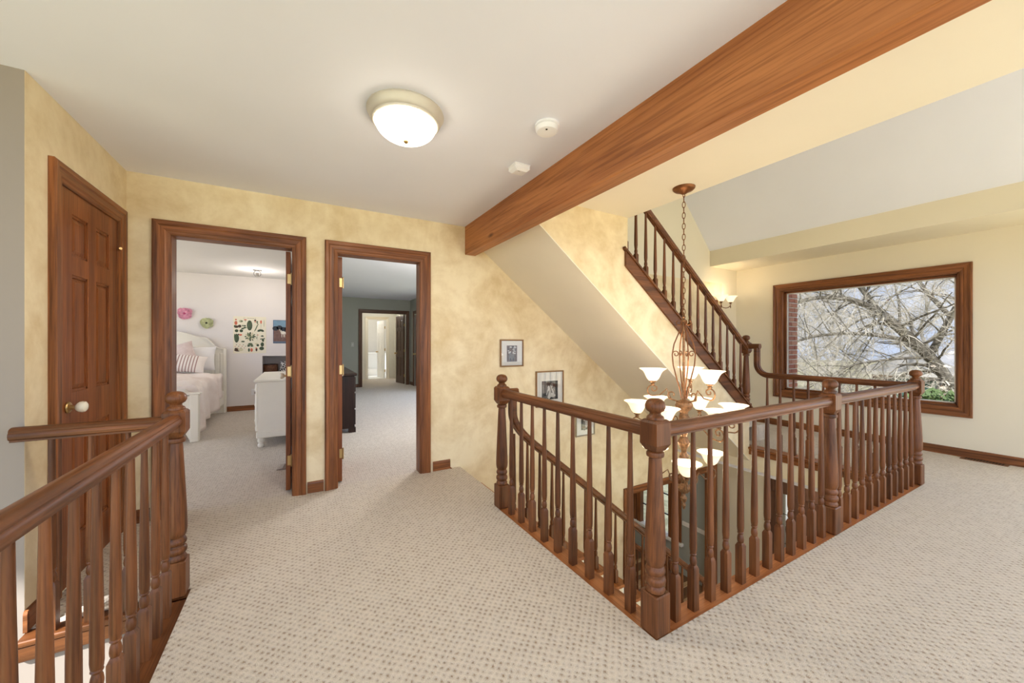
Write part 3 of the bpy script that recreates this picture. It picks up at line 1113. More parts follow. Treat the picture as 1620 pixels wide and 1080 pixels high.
SH = [(.020, -.092), (.030, -.088), (.042, -.075), (.052, -.055), (.060, -.035), (.072, -.016), (.090, -.004), (.098, .0), (.099, .003), (.094, .003),
      (.086, .0), (.068, -.013), (.056, -.034), (.048, -.055), (.038, -.073), (.024, -.084)]
shade_me = M().lathe(SH, 28).mesh(SHADE, True)
holder_me = M().lathe([(.006, -.125), (.014, -.120), (.016, -.112), (.010, -.108), (.022, -.100), (.026, -.094), (.024, -.088)], 14).mesh(GILT, True)
bulb_me = M().lathe([(.008, -.085), (.012, -.07), (.020, -.052), (.022, -.04), (.018, -.027), (.008, -.018), (.001, -.016)], 14).mesh(BULB, True)


def spiral(c, r0, r1, a0, a1, n=16):
    """points (r,z) of a spiral round c"""
    out = []
    for i in range(n + 1):
        t = i / n
        a = a0 + (a1 - a0) * t
        r = r0 + (r1 - r0) * t
        out.append((c[0] + r * math.cos(a), c[1] + r * math.sin(a)))
    return out


# chandelier
HX, HY = 2.521, 1.80
ch = thing('chandelier', (HX, HY, 0.0), 'three tier bronze chandelier with twelve lit frosted bell shades', 'chandelier')
pt('canopy', M().lathe([(.002, 2.372), (.018, 2.374), (.030, 2.384), (.066, 2.398), (.078, 2.410), (.080, 2.42)], 28, (HX, HY, 0)), BRONZE, ch, True)
pt('canopy_loop', M().tube([(HX + .012 * math.cos(a), HY, 2.362 + .014 * math.sin(a)) for a in [2 * PI * i / 12 for i in range(13)]], .003, 6), BRONZE, ch, True)
lk = []
for i in range(17):
    a = 2 * PI * i / 16
    lk.append((.0105 * math.cos(a), 0, .024 * math.sin(a) + .0))
link_me = M().tube(lk, .0028, 5).mesh(BRONZE, True)
nl = 22
for i in range(nl):
    ob('chain_link', link_me, ch, (HX, HY, 2.332 - i * .0405), rz=(PI / 2 if i % 2 else 0) + .5)
zc = 2.332 - (nl - 1) * .0405 - .02      # ~1.46
pt('top_loop', M().lathe([(.004, zc), (.012, zc - .01), (.014, zc - .02), (.008, zc - .03), (.018, zc - .04), (.012, zc - .055)], 14, (HX, HY, 0)), GILT, ch, True)
# central column
colp = [(.004, .005), (.012, .012), (.016, .03), (.010, .045), (.018, .055), (.024, .08), (.012, .10), (.010, .11), (.030, .125), (.050, .145), (.052, .16), (.030, .175), (.018, .19),
        (.022, .205), (.032, .225), (.028, .245), (.018, .26), (.026, .28), (.034, .305), (.028, .33), (.018, .345), (.024, .36), (.034, .385), (.030, .41), (.018, .425), (.022, .45),
        (.036, .475), (.045, .50), (.034, .525), (.022, .545), (.030, .57), (.042, .595), (.030, .62), (.024, .64), (.034, .66), (.036, .69), (.028, .72), (.035, .735), (.052, .75), (.064, .78), (.058, .80),
        (.034, .812), (.014, .825), (.010, .90), (.009, 1.36), (.012, 1.40)]
pt('column', M().lathe(colp, 18, (HX, HY, 0)), GILT, ch, True)
pt('drop_finial', M().lathe([(.001, -.01), (.008, 0), (.012, .012), (.006, .022)], 12, (HX, HY, 0)), GILT, ch, True)
# cage of scrolled bars above
for k in range(4):
    a = PI / 4 + k * PI / 2 + .2
    prof = spiral((.040, 1.405), .010, .028, 2.4 * PI, .9 * PI, 12)[::1]
    bar = prof + [(.016, 1.38), (.035, 1.33), (.072, 1.24), (.085, 1.16), (.078, 1.08), (.055, .99), (.030, .90), (.018, .83)]
    pts = [(HX + r * math.cos(a), HY + r * math.sin(a), z) for r, z in bar]
    pt('scroll_bar', M().tube(pts, .0048, 6), BRONZE, ch, True)
    sp = spiral((.058, 1.165), .026, .008, 0, 2.2 * PI, 12)
    pt('scroll_curl', M().tube([(HX + r * math.cos(a), HY + r * math.sin(a), z) for r, z in sp], .004, 6), BRONZE, ch, True)
for zz, rr in ((.785, .062), (.500, .044), (.155, .05)):
    pass
tiers = [(3, .225, 1.052, .40, .80), (6, .335, .795, 2.36, .60), (3, .23, .41, 1.75, .16)]
for n, R, zr_, a0, zj in tiers:
    for k in range(n):
        a = a0 + k * 2 * PI / n
        ca, sa = math.cos(a), math.sin(a)
        x, y = HX + R * ca, HY + R * sa
        zb = zr_ - .125
        # S shaped arm: leaves the column, dips, rises and curls under the shade
        arm = spiral((.085, zj + .055), .012, .036, 3.2 * PI, 1.55 * PI, 12)
        arm += [(R * .55, zb - .045 + .02), (R * .78, zb - .075)]
        arm += spiral((R, zb - .034), .046, .030, 1.55 * PI, 2.75 * PI, 12)
        arm += spiral((R - .006, zb - .026), .026, .010, 2.8 * PI, 4.2 * PI, 8)
        ao = pt('arm', M().tube([(HX + r * ca, HY + r * sa, z) for r, z in arm], .0052, 6), GILT, ch, True)
        pt('arm_root', M().tube([(HX + r * ca, HY + r * sa, z) for r, z in [(.012, zj), (.05, zj + .01), (.085, zj + .02), (.11, zj + .03)]], .006, 6), GILT, ch, True)
        so = ob('lamp_shade', shade_me, ch, (x, y, zr_))
        ob('lamp_holder', holder_me, so, (x, y, zr_))
        ob('bulb', bulb_me, so, (x, y, zr_))
        point((x, y, zr_ + .01), .55, .03, ch)

# flush ceiling lamp
LX, LY = .475, 1.935
cl = thing('ceiling_lamp', (LX, LY, CE), 'lit flush dome lamp with a nickel rim on the white ceiling', 'ceiling lamp')
pt('rim', M().lathe([(.190, CE), (.192, CE - .008), (.186, CE - .014), (.180, CE - .03), (.172, CE - .045), (.166, CE - .048), (.164, CE - .056), (.158, CE - .058), (.150, CE - .05), (.150, CE)], 48, (LX, LY, 0)), NICKEL, cl, True)
dome = [(.152, CE - .054)]
for i in range(1, 10):
    a = PI / 2 * i / 9
    dome.append((.152 * math.cos(a) + .0005, CE - .054 - .088 * math.sin(a)))
pt('glass_dome', M().lathe(dome, 48, (LX, LY, 0)), emit('alabaster_dome', (255, 240, 214), 5.5), cl, True)
pt('finial', M().lathe([(.012, CE - .138), (.013, CE - .146), (.008, CE - .153), (.002, CE - .156)], 16, (LX, LY, 0)), BRASS, cl, True)
la = bpy.data.lights.new('dome_light', 'AREA')
la.shape = 'DISK'
la.size = .24
la.energy = 5.0
la.color = (1.0, .90, .76)
lo = bpy.data.objects.new('dome_light', la)
COL.objects.link(lo)
lo.parent = cl
lo.location = (0, 0, -.165)

# smoke alarms
s1 = thing('smoke_alarm', (1.165, 1.66, CE), 'round white smoke alarm on the ceiling near the beam', 'smoke alarm')
pt('base', M().lathe([(.066, CE), (.067, CE - .010), (.062, CE - .013)], 32, (1.165, 1.66, 0)), WPLASTIC, s1, True)
pt('cover', M().lathe([(.058, CE - .013), (.062, CE - .016), (.061, CE - .030), (.054, CE - .038), (.03, CE - .040), (.001, CE - .040)], 32, (1.165, 1.66, 0)), WPLASTIC, s1, True)
pt('indicator', M().lathe([(.006, CE - .0405), (.005, CE - .0425)], 10, (1.145, 1.635, 0)), BLACKM, s1)
s2 = thing('carbon_monoxide_alarm', (1.275, 2.14, CE), 'small squarish white alarm on the ceiling behind the round one', 'alarm')
pt('base', M().box(1.215, 1.335, 2.09, 2.19, CE - .008, CE, .003), WPLASTIC, s2)
q = M()
A = [(1.220, 2.095), (1.330, 2.095), (1.330, 2.185), (1.220, 2.185)]
B = [(1.238, 2.108), (1.312, 2.108), (1.312, 2.172), (1.238, 2.172)]
q.add([(x, y, CE - .008) for x, y in A] + [(x, y, CE - .03) for x, y in A] + [(x, y, CE - .044) for x, y in B],
      [(0, 1, 5, 4), (1, 2, 6, 5), (2, 3, 7, 6), (3, 0, 4, 7), (4, 5, 9, 8), (5, 6, 10, 9), (6, 7, 11, 10), (7, 4, 8, 11), (8, 9, 10, 11), (0, 1, 2, 3)])
pt('cover', q, WPLASTIC, s2)
pt('slot', M().box(1.25, 1.27, 2.115, 2.12, CE - .0445, CE - .0435), plain('slot_grey', (150, 150, 148)), s2)

# unseen ground floor lamps, added to brighten the foyer and dining room
for nm, lx, ly, en, lb in (('foyer_fill_lamp', 5.25, 2.0, 5, 'unseen dome lamp added to brighten the foyer below the landing'), ('dining_fill_lamp', 4.3, 5.2, 9, 'unseen dome lamp added to brighten the dining room')):
    zc_ = -.34 if nm == 'foyer_fill_lamp' else -.28
    q = thing(nm, (lx, ly, zc_), lb, 'ceiling lamp')
    pt('base', M().lathe([(.15, zc_), (.15, zc_ - .03)], 24, (lx, ly, 0)), NICKEL, q)
    pt('glass_dome', M().lathe([(.14, zc_ - .03), (.12, zc_ - .07), (.07, zc_ - .10), (.001, zc_ - .11)], 24, (lx, ly, 0)), emit(nm + '_glass', (255, 240, 214), 3.0), q, True)
    point((lx, ly, zc_ - .30), en, .1, q, (1, .92, .8))

# wall sconce by the corner
sx, sy, sz = 5.74, YW, 1.86
sc = thing('wall_sconce', (sx, sy, sz), 'lit two shade bronze sconce beside the corner behind the stair rail', 'wall lamp')
pt('back_plate', M().box(sx - .035, sx + .035, sy - .018, sy, sz - .07, sz + .07, .01), BRONZE, sc)
for dx in (-.125, .125):
    X_ = sx + dx
    Y_ = sy - .16
    arm = []
    for i in range(9):
        t = i / 8
        arm.append((sx + dx * t, sy - .018 - .142 * math.sin(t * PI / 2), sz - .055 * math.sin(PI * t) - .02 * t))
    pt('arm', M().tube(arm, .006, 6), BRONZE, sc, True)
    pt('arm_curl', M().tube([(X_ + r * 0.7, Y_ + r * .3, z) for r, z in spiral((0, sz - .045), .030, .010, .5 * PI, 2.6 * PI, 14)], .0045, 6), BRONZE, sc, True)
    so = ob('lamp_shade', shade_me, sc, (X_, Y_, sz + .115))
    ob('lamp_holder', holder_me, so, (X_, Y_, sz + .115))
    ob('bulb', bulb_me, so, (X_, Y_, sz + .115))
    point((X_, Y_, sz + .125), .6, .03, sc)

# ------------------------------------------------------------------ framed photographs on the stair wall
PAPER = plain('mat_board', (238, 234, 224), .8, noise=.02)
INK = plain('print_black', (38, 36, 35), .6, noise=.3, scale=30)
MID = plain('print_grey', (110, 105, 100), .6, noise=.35, scale=40)
LITE = plain('print_light', (205, 200, 192), .6, noise=.2, scale=40)
SEPIA = plain('print_sepia', (96, 72, 54), .6, noise=.4, scale=45)
FRAME1 = plain('gold_brown_frame', (150, 112, 70), .35, .3, noise=.2)
FRAME2 = plain('silver_gold_frame', (176, 164, 140), .35, .5, noise=.15)
PG = glass('picture_glass')


def ell(cx, cz, rx, rz_, y, n=14, rot=0.0):
    out = []
    for i in range(n):
        a = 2 * PI * i / n
        px, pz = rx * math.cos(a), rz_ * math.sin(a)
        out.append((cx + px * math.cos(rot) - pz * math.sin(rot), y, cz + px * math.sin(rot) + pz * math.cos(rot)))
    return out


def flat(m, pts):
    m.add(pts, [tuple(range(len(pts)))])


def picture(x0, x1, z0, z1, mx, mz0, mz1, label, fm, art, y=YW):
    f = thing('framed_photo', ((x0 + x1) / 2, y, z0), label, 'picture')
    pr = [(0, 0), (0, .016), (.004, .024), (.010, .026), (.014, .022), (.014, 0)]
    i = .014
    c = [(x0 + i, z0 + i), (x1 - i, z0 + i), (x1 - i, z1 - i), (x0 + i, z1 - i)]
    ow = [(0, -1), (1, 0), (0, 1), (-1, 0)]
    for k in range(4):
        a, b = c[k], c[(k + 1) % 4]
        pt('frame_side', M().strip((a[0], y, a[1]), (b[0], y, b[1]), (ow[k][0], 0, ow[k][1]), (0, -1, 0), pr, 1, 1), fm, f)
    pt('mat_board', M().box(x0 + .01, x1 - .01, y - .010, y - .002, z0 + .01, z1 - .01), PAPER, f)
    m = M()
    art(m, x0 + mx, x1 - mx, z0 + mz0, z1 - mz1, y - .011)
    pt('photograph', m, [INK, MID, LITE, SEPIA], f)
    pt('pane', M().box(x0 + .012, x1 - .012, y - .0165, y - .015, z0 + .012, z1 - .012), PG, f)
    return f


def art1(m, x0, x1, z0, z1, y):
    W, Hh = x1 - x0, z1 - z0
    m.cur = 3; flat(m, [(x0, y, z0), (x1, y, z0), (x1, y, z1), (x0, y, z1)])
    rnd = random.Random(3)
    for i in range(26):
        m.cur = rnd.choice((0, 1, 2, 2, 3))
        cx, cz = x0 + W * rnd.uniform(.15, .85), z0 + Hh * rnd.uniform(.5, .92)
        flat(m, ell(cx, cz, W * rnd.uniform(.05, .13), Hh * rnd.uniform(.03, .07), y - .0003 - i * .00002, 9))
    for dx, s in ((-.16, 1), (.12, .9)):
        cx = x0 + W * (.5 + dx)
        m.cur = 1; flat(m, ell(cx, z0 + Hh * .30 * s, W * .15, Hh * .26 * s, y - .0012))
        m.cur = 2; flat(m, ell(cx, z0 + Hh * .60 * s, W * .07, Hh * .06, y - .0014))
        m.cur = 0; flat(m, ell(cx, z0 + Hh * .12, W * .06, Hh * .12, y - .0015))


def art2(m, x0, x1, z0, z1, y):
    W, Hh = x1 - x0, z1 - z0
    m.cur = 0; flat(m, [(x0, y, z0), (x1, y, z0), (x1, y, z1), (x0, y, z1)])
    m.cur = 1; flat(m, [(x0 + W * .05, y - .0002, z0 + Hh * .35), (x0 + W * .3, y - .0002, z0 + Hh * .35), (x0 + W * .3, y - .0002, z1 - .004), (x0 + W * .05, y - .0002, z1 - .004)])
    P = lambda u, v, a, b, c, d, r=0.0: (setattr(m, 'cur', c), flat(m, ell(x0 + W * u, z0 + Hh * v, W * a, Hh * b, y - d, 16, r)))
    P(.45, .35, .13, .32, 2, .0005)
    P(.72, .32, .15, .30, 1, .0006, .2)
    P(.55, .25, .30, .12, 2, .0007, -.2)
    P(.58, .72, .075, .13, 2, .0008)
    P(.42, .62, .07, .12, 2, .0009)
    P(.60, .80, .085, .07, 1, .0010)
    P(.20, .10, .16, .10, 1, .0010)
    P(.66, .46, .05, .20, 2, .0011, .5)
    P(.36, .30, .05, .20, 1, .0012, -.4)


def art3(m, x0, x1, z0, z1, y):
    W, Hh = x1 - x0, z1 - z0
    m.cur = 0; flat(m, [(x0, y, z0), (x1, y, z0), (x1, y, z1), (x0, y, z1)])
    for i, (u, v, a, b, c) in enumerate(((.4, .3, .25, .35, 1), (.65, .45, .18, .3, 2), (.4, .75, .12, .13, 2), (.66, .82, .1, .1, 2), (.3, .2, .2, .1, 3))):
        m.cur = c; flat(m, ell(x0 + W * u, z0 + Hh * v, W * a, Hh * b, y - .0003 * (i + 1)))


picture(1.862, 2.150, .990, 1.285, .080, .055, .065, 'smallest framed photo, highest on the stair wall, two figures below leaves', FRAME1, art1)
picture(2.318, 2.705, .515, .925, .080, .080, .115, 'largest framed black and white photo, middle of the three on the stair wall', FRAME1, art2)
picture(2.890, 3.190, .110, .425, .085, .075, .070, 'lowest framed photo on the stair wall, half hidden behind the handrail', FRAME2, art3)

# ------------------------------------------------------------------ bedroom behind the left doorway
YBK = 8.42
CB = 2.47
m = M()
m.box(-4.0, -0.614, YBK, YBK + .12, 0, CB)
m.box(-0.614, 0.0, YBK, YBK + .12, 1.0, CB)
m.box(-0.614, 0.0, YBK, YBK + .12, 0, .60)
m.box(-0.66, 0.0, YBK + .45, YBK + .5, .5, 1.1)
m.box(-0.70, -0.614, YBK + .12, YBK + .5, .5, 1.1)
m.box(-0.66, 0.0, YBK + .12, YBK + .5, .55, .60)
m.box(-0.66, 0.0, YBK + .12, YBK + .5, 1.0, 1.06)
struct('wall_bedroom_back', m, BEDW, 'pale pink bedroom wall with a niche behind the white dresser')
m = M()
m.box(-4.1, -4.0, 3.6, 4.0, 0, CB)
m.box(-4.1, -4.0, 8.2, 8.5, 0, CB)
m.box(-4.1, -4.0, 4.0, 8.2, 0, .25)
m.box(-4.1, -4.0, 4.0, 8.2, 2.4, CB)
struct('wall_bedroom_left', m, BEDW, 'bedroom side wall with the window out of view')
struct('ceiling_bedroom', M().box(-4.1, 0.06, YW + .06, YBK + .12, CB, CB + .15), plain('bedroom_ceiling', (206, 204, 202), .85, noise=.01), 'flat bedroom ceiling')
struct('wall_divider_left', M().box(0.0, 0.06, YW + .06, YBK + .6, 0, CB), BEDW, 'bedroom side of the dividing wall')
struct('wall_divider_right', M().box(0.06, 0.12, YW + .06, 11.4, 0, 2.5), SAGE, 'sage side of the dividing wall')

# bed
bed = thing('bed', (-1.85, 7.2, 0), 'white painted wooden bed with an arched headboard', 'bed')
hx0, hx1 = -2.62, -1.165
hp = []
for i in range(41):
    t = i / 40
    x = hx0 + (hx1 - hx0) * t
    u = abs(t - .5) * 2
    if u < .50:
        z = 1.33 + .10 * math.cos(u / .50 * PI / 2)
    elif u < .60:
        z = 1.33
    elif u < .90:
        q = (u - .60) / .30
        z = 1.33 - .19 * (1 - math.cos(q * PI)) / 2
    else:
        z = 1.14
    hp.append((x, z))
pt('headboard', M().prism([(hx0, 8.33, 0)] + [(x, 8.33, z) for x, z in hp] + [(hx1, 8.33, 0)], (0, 0, 0), (0, .05, 0)), WFURN, bed)
mcap = M()
n = len(hp)
vs = []
for x, z in hp:
    vs += [(x, 8.30, z), (x, 8.30, z + .018), (x, 8.39, z + .018), (x, 8.39, z)]
fs = []
for i in range(n - 1):
    for k in range(4):
        fs.append((i * 4 + k, i * 4 + (k + 1) % 4, i * 4 + 4 + (k + 1) % 4, i * 4 + 4 + k))
fs += [(0, 1, 2, 3), tuple((n - 1) * 4 + k for k in range(4))]
mcap.add(vs, fs)
pt('headboard_cap', mcap, WFURN, bed)
for x in (hx1 - .04, hx1 - .115, hx1 - .19):
    pt('headboard_batten', M().box(x - .026, x + .026, 8.318, 8.332, .25, 1.06, .006), WFURN, bed)
pt('headboard_post', M().box(hx1 - .02, hx1 + .02, 8.30, 8.39, 0, 1.14, .005), WFURN, bed)
pt('headboard_post', M().box(hx0 - .02, hx0 + .02, 8.30, 8.39, 0, 1.14, .005), WFURN, bed)
for s_ in (-1, 1):
    cx = -1.9
    c = [(cx + s_ * r, 8.322, z) for r, z in spiral((.20, 1.22), .05, .012, 0, 2.5 * PI, 14)]
    pt('carved_scroll', M().tube([(cx + s_ * .02, 8.322, 1.20), (cx + s_ * .12, 8.322, 1.17)] + c, .010, 6), WFURN, bed, True)
    pt('carved_scroll', M().tube([(cx + s_ * .25, 8.322, 1.20), (cx + s_ * .38, 8.322, 1.16), (cx + s_ * .50, 8.322, 1.17)], [.008, .010, .003], 6), WFURN, bed, True)
pt('footboard', M().box(-2.56, -1.20, 6.06, 6.10, .18, .585, .006), WFURN, bed)
pt('footboard_cap', M().box(-2.66, -1.09, 6.03, 6.14, .595, .62, .008), WFURN, bed)
for x in (-2.62, -1.155):
    pt('foot_post', M().box(x - .045, x + .045, 6.04, 6.13, 0, .60, .008), WFURN, bed)
for s_ in (1,):
    pt('bracket_foot', M().prism([(-1.20, 6.07, .18), (-1.20, 6.07, .02), (-1.235, 6.07, .10), (-1.33, 6.07, .155), (-1.36, 6.07, .18)], (0, -.01, 0), (0, .02, 0)), WFURN, bed)
pt('side_rail', M().box(-1.215, -1.175, 6.10, 8.33, .16, .40, .006), WFURN, bed)
pt('side_rail', M().box(-2.60, -2.56, 6.10, 8.33, .16, .40, .006), WFURN, bed)
pt('mattress', M().box(-2.55, -1.22, 6.13, 8.30, .36, .66, .05), plain('mattress_cloth', (222, 216, 208), .9), bed)

# duvet
rnd = random.Random(5)
NU, NV = 44, 40
vs = []
for i in range(NU + 1):
    u = i / NU
    y = 6.17 + (8.05 - 6.17) * u
    drop = .08 + .28 * u + .03 * math.sin(u * 9)
    for j in range(NV + 1):
        v = j / NV
        wv = .016 * math.sin(u * 21 + v * 7) + .012 * math.sin(u * 37 - v * 16) + .010 * math.sin(u * 11 + v * 31)
        if v < .62:
            x = -2.5 + (v / .62) * 1.28
            z = .715 + .05 * math.sin(PI * min(1, v / .62)) + wv
        else:
            q = (v - .62) / .38
            x = -1.22 + .075 * math.sin(min(1, q * 3) * PI / 2) + .05 * q * math.sin(u * 24) + .02 * math.sin(u * 13)
            z = .715 - (.715 - drop) * (1 - math.cos(min(1, q * 1.0) * PI / 2)) ** .8 + wv * (1 - q)
        if i == 0 and v < .62:
            z = .45
        elif i == 0:
            z = min(z, .45)
        vs.append((x, y, z))
fs = []
for i in range(NU):
    for j in range(NV):
        a = i * (NV + 1) + j
        fs.append((a, a + 1, a + NV + 2, a + NV + 1))
dv = M().add(vs, fs)
DUV = faux('duvet_cotton', (238, 228, 222), (222, 206, 198), .9)
do = ob('duvet', dv.mesh(DUV, True))
md = do.modifiers.new('s', 'SOLIDIFY'); md.thickness = .02
tag(do, 'rumpled pale pink duvet hanging over the bed side', 'duvet')


def pillow(name, w, h, t, loc, rot, mat, label, cat='pillow', stripes=None):
    N = 18
    vs = []
    for sgn in (1, -1):
        for i in range(N + 1):
            for j in range(N + 1):
                u, v = i / N * 2 - 1, j / N * 2 - 1
                f = (max(0, 1 - abs(u) ** 2.6) * max(0, 1 - abs(v) ** 2.6)) ** .55
                px = u * w / 2 * (1 - .06 * (1 - abs(v)) * 0 - .07 * (1 - v * v) * abs(u) ** 4)
                pz = v * h / 2 * (1 - .07 * (1 - u * u) * abs(v) ** 4)
                vs.append((px, sgn * t / 2 * f, pz))
    fs = []
    K = (N + 1) ** 2
    for s_ in (0, 1):
        for i in range(N):
            for j in range(N):
                a = s_ * K + i * (N + 1) + j
                q = (a, a + 1, a + N + 2, a + N + 1)
                fs.append(q if s_ else q[::-1])
    o = ob(name, M().add(vs, fs).mesh(mat, True), None, loc, rot=rot)
    return tag(o, label, cat)


def stripes_mat(name, a, b, scale):
    k = NT(name)
    t = k.n('TexCoord')
    sp = k.n('SeparateXYZ')
    k.l(t.outputs['Object'], sp.inputs[0])
    f = k.math('FRACT', k.math('MULTIPLY_ADD', sp.outputs['X'], scale, 50.0))
    inr = k.math('LESS_THAN', k.math('ABSOLUTE', k.math('ADD', sp.outputs['X'], -.02)), .16)
    st = k.math('MULTIPLY', k.math('LESS_THAN', f, .38), inr)
    mx = k.n('Mix', data_type='RGBA')
    mx.inputs['A'].default_value = lin(a)
    mx.inputs['B'].default_value = lin(b)
    k.l(st, mx.inputs['Factor'])
    k.l(mx.outputs['Result'], k.b.inputs['Base Color'])
    k.b.inputs['Roughness'].default_value = .9
    return k.m


pillow('pillow', .56, .33, .15, (-1.62, 7.80, .92), (math.radians(-38), .12, .05), stripes_mat('striped_ticking', (236, 228, 222), (170, 140, 134), 26), 'cream pillow with thin mauve stripes lying on the duvet')
pillow('pillow', .60, .40, .16, (-1.80, 8.02, 1.02), (math.radians(-25), -.32, .10), faux('pink_pillow', (228, 214, 210), (206, 186, 182), .9), 'pale pink patterned pillow leaning behind the striped one')
pillow('pillow', .62, .42, .15, (-1.58, 8.18, .98), (math.radians(-14), .0, 0), plain('white_pillow', (236, 234, 234), .9, noise=.03), 'plain white pillow upright against the headboard')

# paper flowers
def flower(x, z, r, col, dark, label):
    f = thing('paper_flower', (x, YBK, z), label, 'wall decor')
    A = plain('petal_' + label.split()[0], col, .8, noise=.25, scale=25)
    B = plain('heart_' + label.split()[0], dark, .8)
    rr = random.Random(len(label))
    for ring, (rad, nn, yy) in enumerate(((1.0, 11, .012), (.75, 9, .03), (.5, 7, .05))):
        for k in range(nn):
            a = 2 * PI * (k + .5 * ring) / nn + rr.uniform(-.12, .12)
            L = r * rad * rr.uniform(.85, 1.1)
            wd = L * .36
            ca, sa = math.cos(a), math.sin(a)
            pv = []
            for (s, tt, d) in ((0, .05, 0), (-1, .55, .010), (-.75, .95, .016), (0, 1.02, .006), (.75, .95, .016), (1, .55, .010)):
                px, pz = tt * L * ca - s * wd * sa, tt * L * sa + s * wd * ca
                pv.append((x + px, YBK - yy - d - .012 * tt, z + pz))
            mm = M().add(pv + [(p[0], p[1] + .003, p[2]) for p in pv], [(0, 1, 2, 3, 4, 5), (11, 10, 9, 8, 7, 6)] + [(i, (i + 1) % 6, 6 + (i + 1) % 6, 6 + i) for i in range(6)])
            pt('petal', mm, A, f)
    c = M().lathe([(r * .16, 0), (r * .15, .012), (r * .06, .02)], 12)
    c.v = [(x + p[0], YBK - .055 - p[2], z + p[1]) for p in c.v]
    pt('heart', c, B, f)


flower(-1.728, 1.755, .105, (226, 160, 184), (186, 84, 124), 'pink tissue paper flower on the bedroom wall above the bed')
flower(-1.430, 1.600, .095, (200, 204, 160), (40, 40, 30), 'olive green tissue paper flower on the bedroom wall')

# cactus chart: flat print of desert plants
CP = plain('poster_cream', (232, 226, 206), .8, noise=.03)
C1 = plain('ink_dark_green', (66, 82, 62), .8, noise=.3, scale=30)
C2 = plain('ink_mid_green', (112, 124, 96), .8, noise=.3, scale=30)
C3 = plain('ink_brown', (78, 60, 48), .8, noise=.3, scale=30)
C4 = plain('ink_coral', (206, 112, 88), .8, noise=.2, scale=30)
C5 = plain('ink_pale', (206, 200, 168), .8)
px0, px1, pz0, pz1 = -1.056, -.554, 1.055, 1.735
po = thing('cactus_poster', ((px0 + px1) / 2, YBK, pz0), 'cream botanical poster covered with cactus drawings', 'poster')
pt('paper', M().box(px0, px1, YBK - .004, YBK - .001, pz0, pz1), CP, po)
m = M()
PW, PH = px1 - px0, pz1 - pz0
LV = [0.0045]


def E_(u, v, a, b, c, rot=0.0, n=12):
    LV[0] += .00002
    m.cur = c
    flat(m, ell(px0 + PW * u, pz0 + PH * v, PW * a, PH * b, YBK - LV[0], n, rot))


# tall barrel with ribs
E_(.49, .76, .085, .14, 0)
for k in (-2, -1, 0, 1, 2):
    E_(.49 + k * .028, .765, .006, .125 - abs(k) * .016, 1)
E_(.08, .82, .045, .055, 3); E_(.08, .91, .03, .02, 3)
E_(.09, .72, .07, .035, 2); E_(.19, .735, .055, .04, 2); E_(.05, .735, .03, .03, 0)
E_(.10, .61, .055, .04, 0); E_(.24, .61, .055, .04, 0)
E_(.23, .87, .06, .028, 1); E_(.20, .87, .025, .012, 4)
E_(.36, .91, .045, .016, 3); E_(.36, .88, .008, .03, 1)
for k in range(6):
    E_(.32 + .05 * math.cos(k), .70 + .05 * math.sin(k * 1.9), .03, .022, 0 if k % 2 else 1)
E_(.66, .90, .035, .025, 2); E_(.72, .86, .03, .03, 1); E_(.66, .86, .02, .02, 3); E_(.73, .82, .015, .025, 2)
for k in range(5):
    E_(.66 + .018 * k, .63 + .035 * k, .012, .045, 1, -.6)
E_(.84, .86, .03, .05, 3); E_(.84, .76, .004, .09, 1); E_(.935, .82, .006, .10, 1)
for k in range(7):
    a = k * PI / 6
    E_(.83 + .065 * math.cos(a), .605 + .03 * math.sin(a), .045, .016, 0, a)
# agave rosette in the middle
for ring, (rr_, nn) in enumerate(((.13, 12), (.085, 9), (.045, 6))):
    for k in range(nn):
        a = 2 * PI * k / nn + ring * .3
        E_(.51 + rr_ * math.cos(a), .455 + rr_ * .72 * math.sin(a), .045, .018, (0, 1, 4)[(k + ring) % 3], a)
E_(.10, .41, .07, .12, 0); E_(.045, .46, .02, .07, 0); E_(.16, .51, .025, .02, 2); E_(.22, .50, .045, .025, 3)
for k in (-1, 0, 1):
    E_(.10 + k * .03, .41, .004, .10, 1)
E_(.29, .32, .06, .022, 1); E_(.29, .32, .03, .012, 0)
E_(.72, .45, .006, .10, 1); E_(.74, .50, .025, .012, 3); E_(.70, .42, .022, .012, 1)
E_(.88, .47, .05, .018, 1); E_(.88, .475, .03, .02, 0)
# prickly pear
E_(.86, .13, .075, .05, 0); E_(.88, .24, .055, .06, 0); E_(.74, .22, .04, .035, 0, .5); E_(.90, .36, .035, .05, 0, .2); E_(.84, .39, .03, .014, 0, .6); E_(.94, .40, .02, .02, 0)
for k in range(7):
    a = k * PI / 6
    E_(.51 + .05 * math.cos(a), .20 + .055 * math.sin(a), .045, .022, (0, 1)[k % 2], a)
E_(.47, .09, .03, .05, 0); E_(.55, .09, .04, .05, 3); E_(.70, .10, .03, .05, 2); E_(.69, .14, .02, .02, 3); E_(.70, .26, .05, .02, 4)
E_(.13, .09, .10, .04, 2); E_(.22, .10, .08, .04, 4); E_(.08, .12, .04, .03, 2)
for k in range(10):
    E_(.06 + .034 * k, .19 + .05 * math.sin(k * 2.1), .012, .012, (3, 2)[k % 2])
# title line of small marks
for k in range(15):
    if k in (3,):
        continue
    E_(.31 + .026 * k, .955, .008, .008, 2, 0, 5)
pt('printed_plants', m, [C1, C2, C3, C4, C5], po)

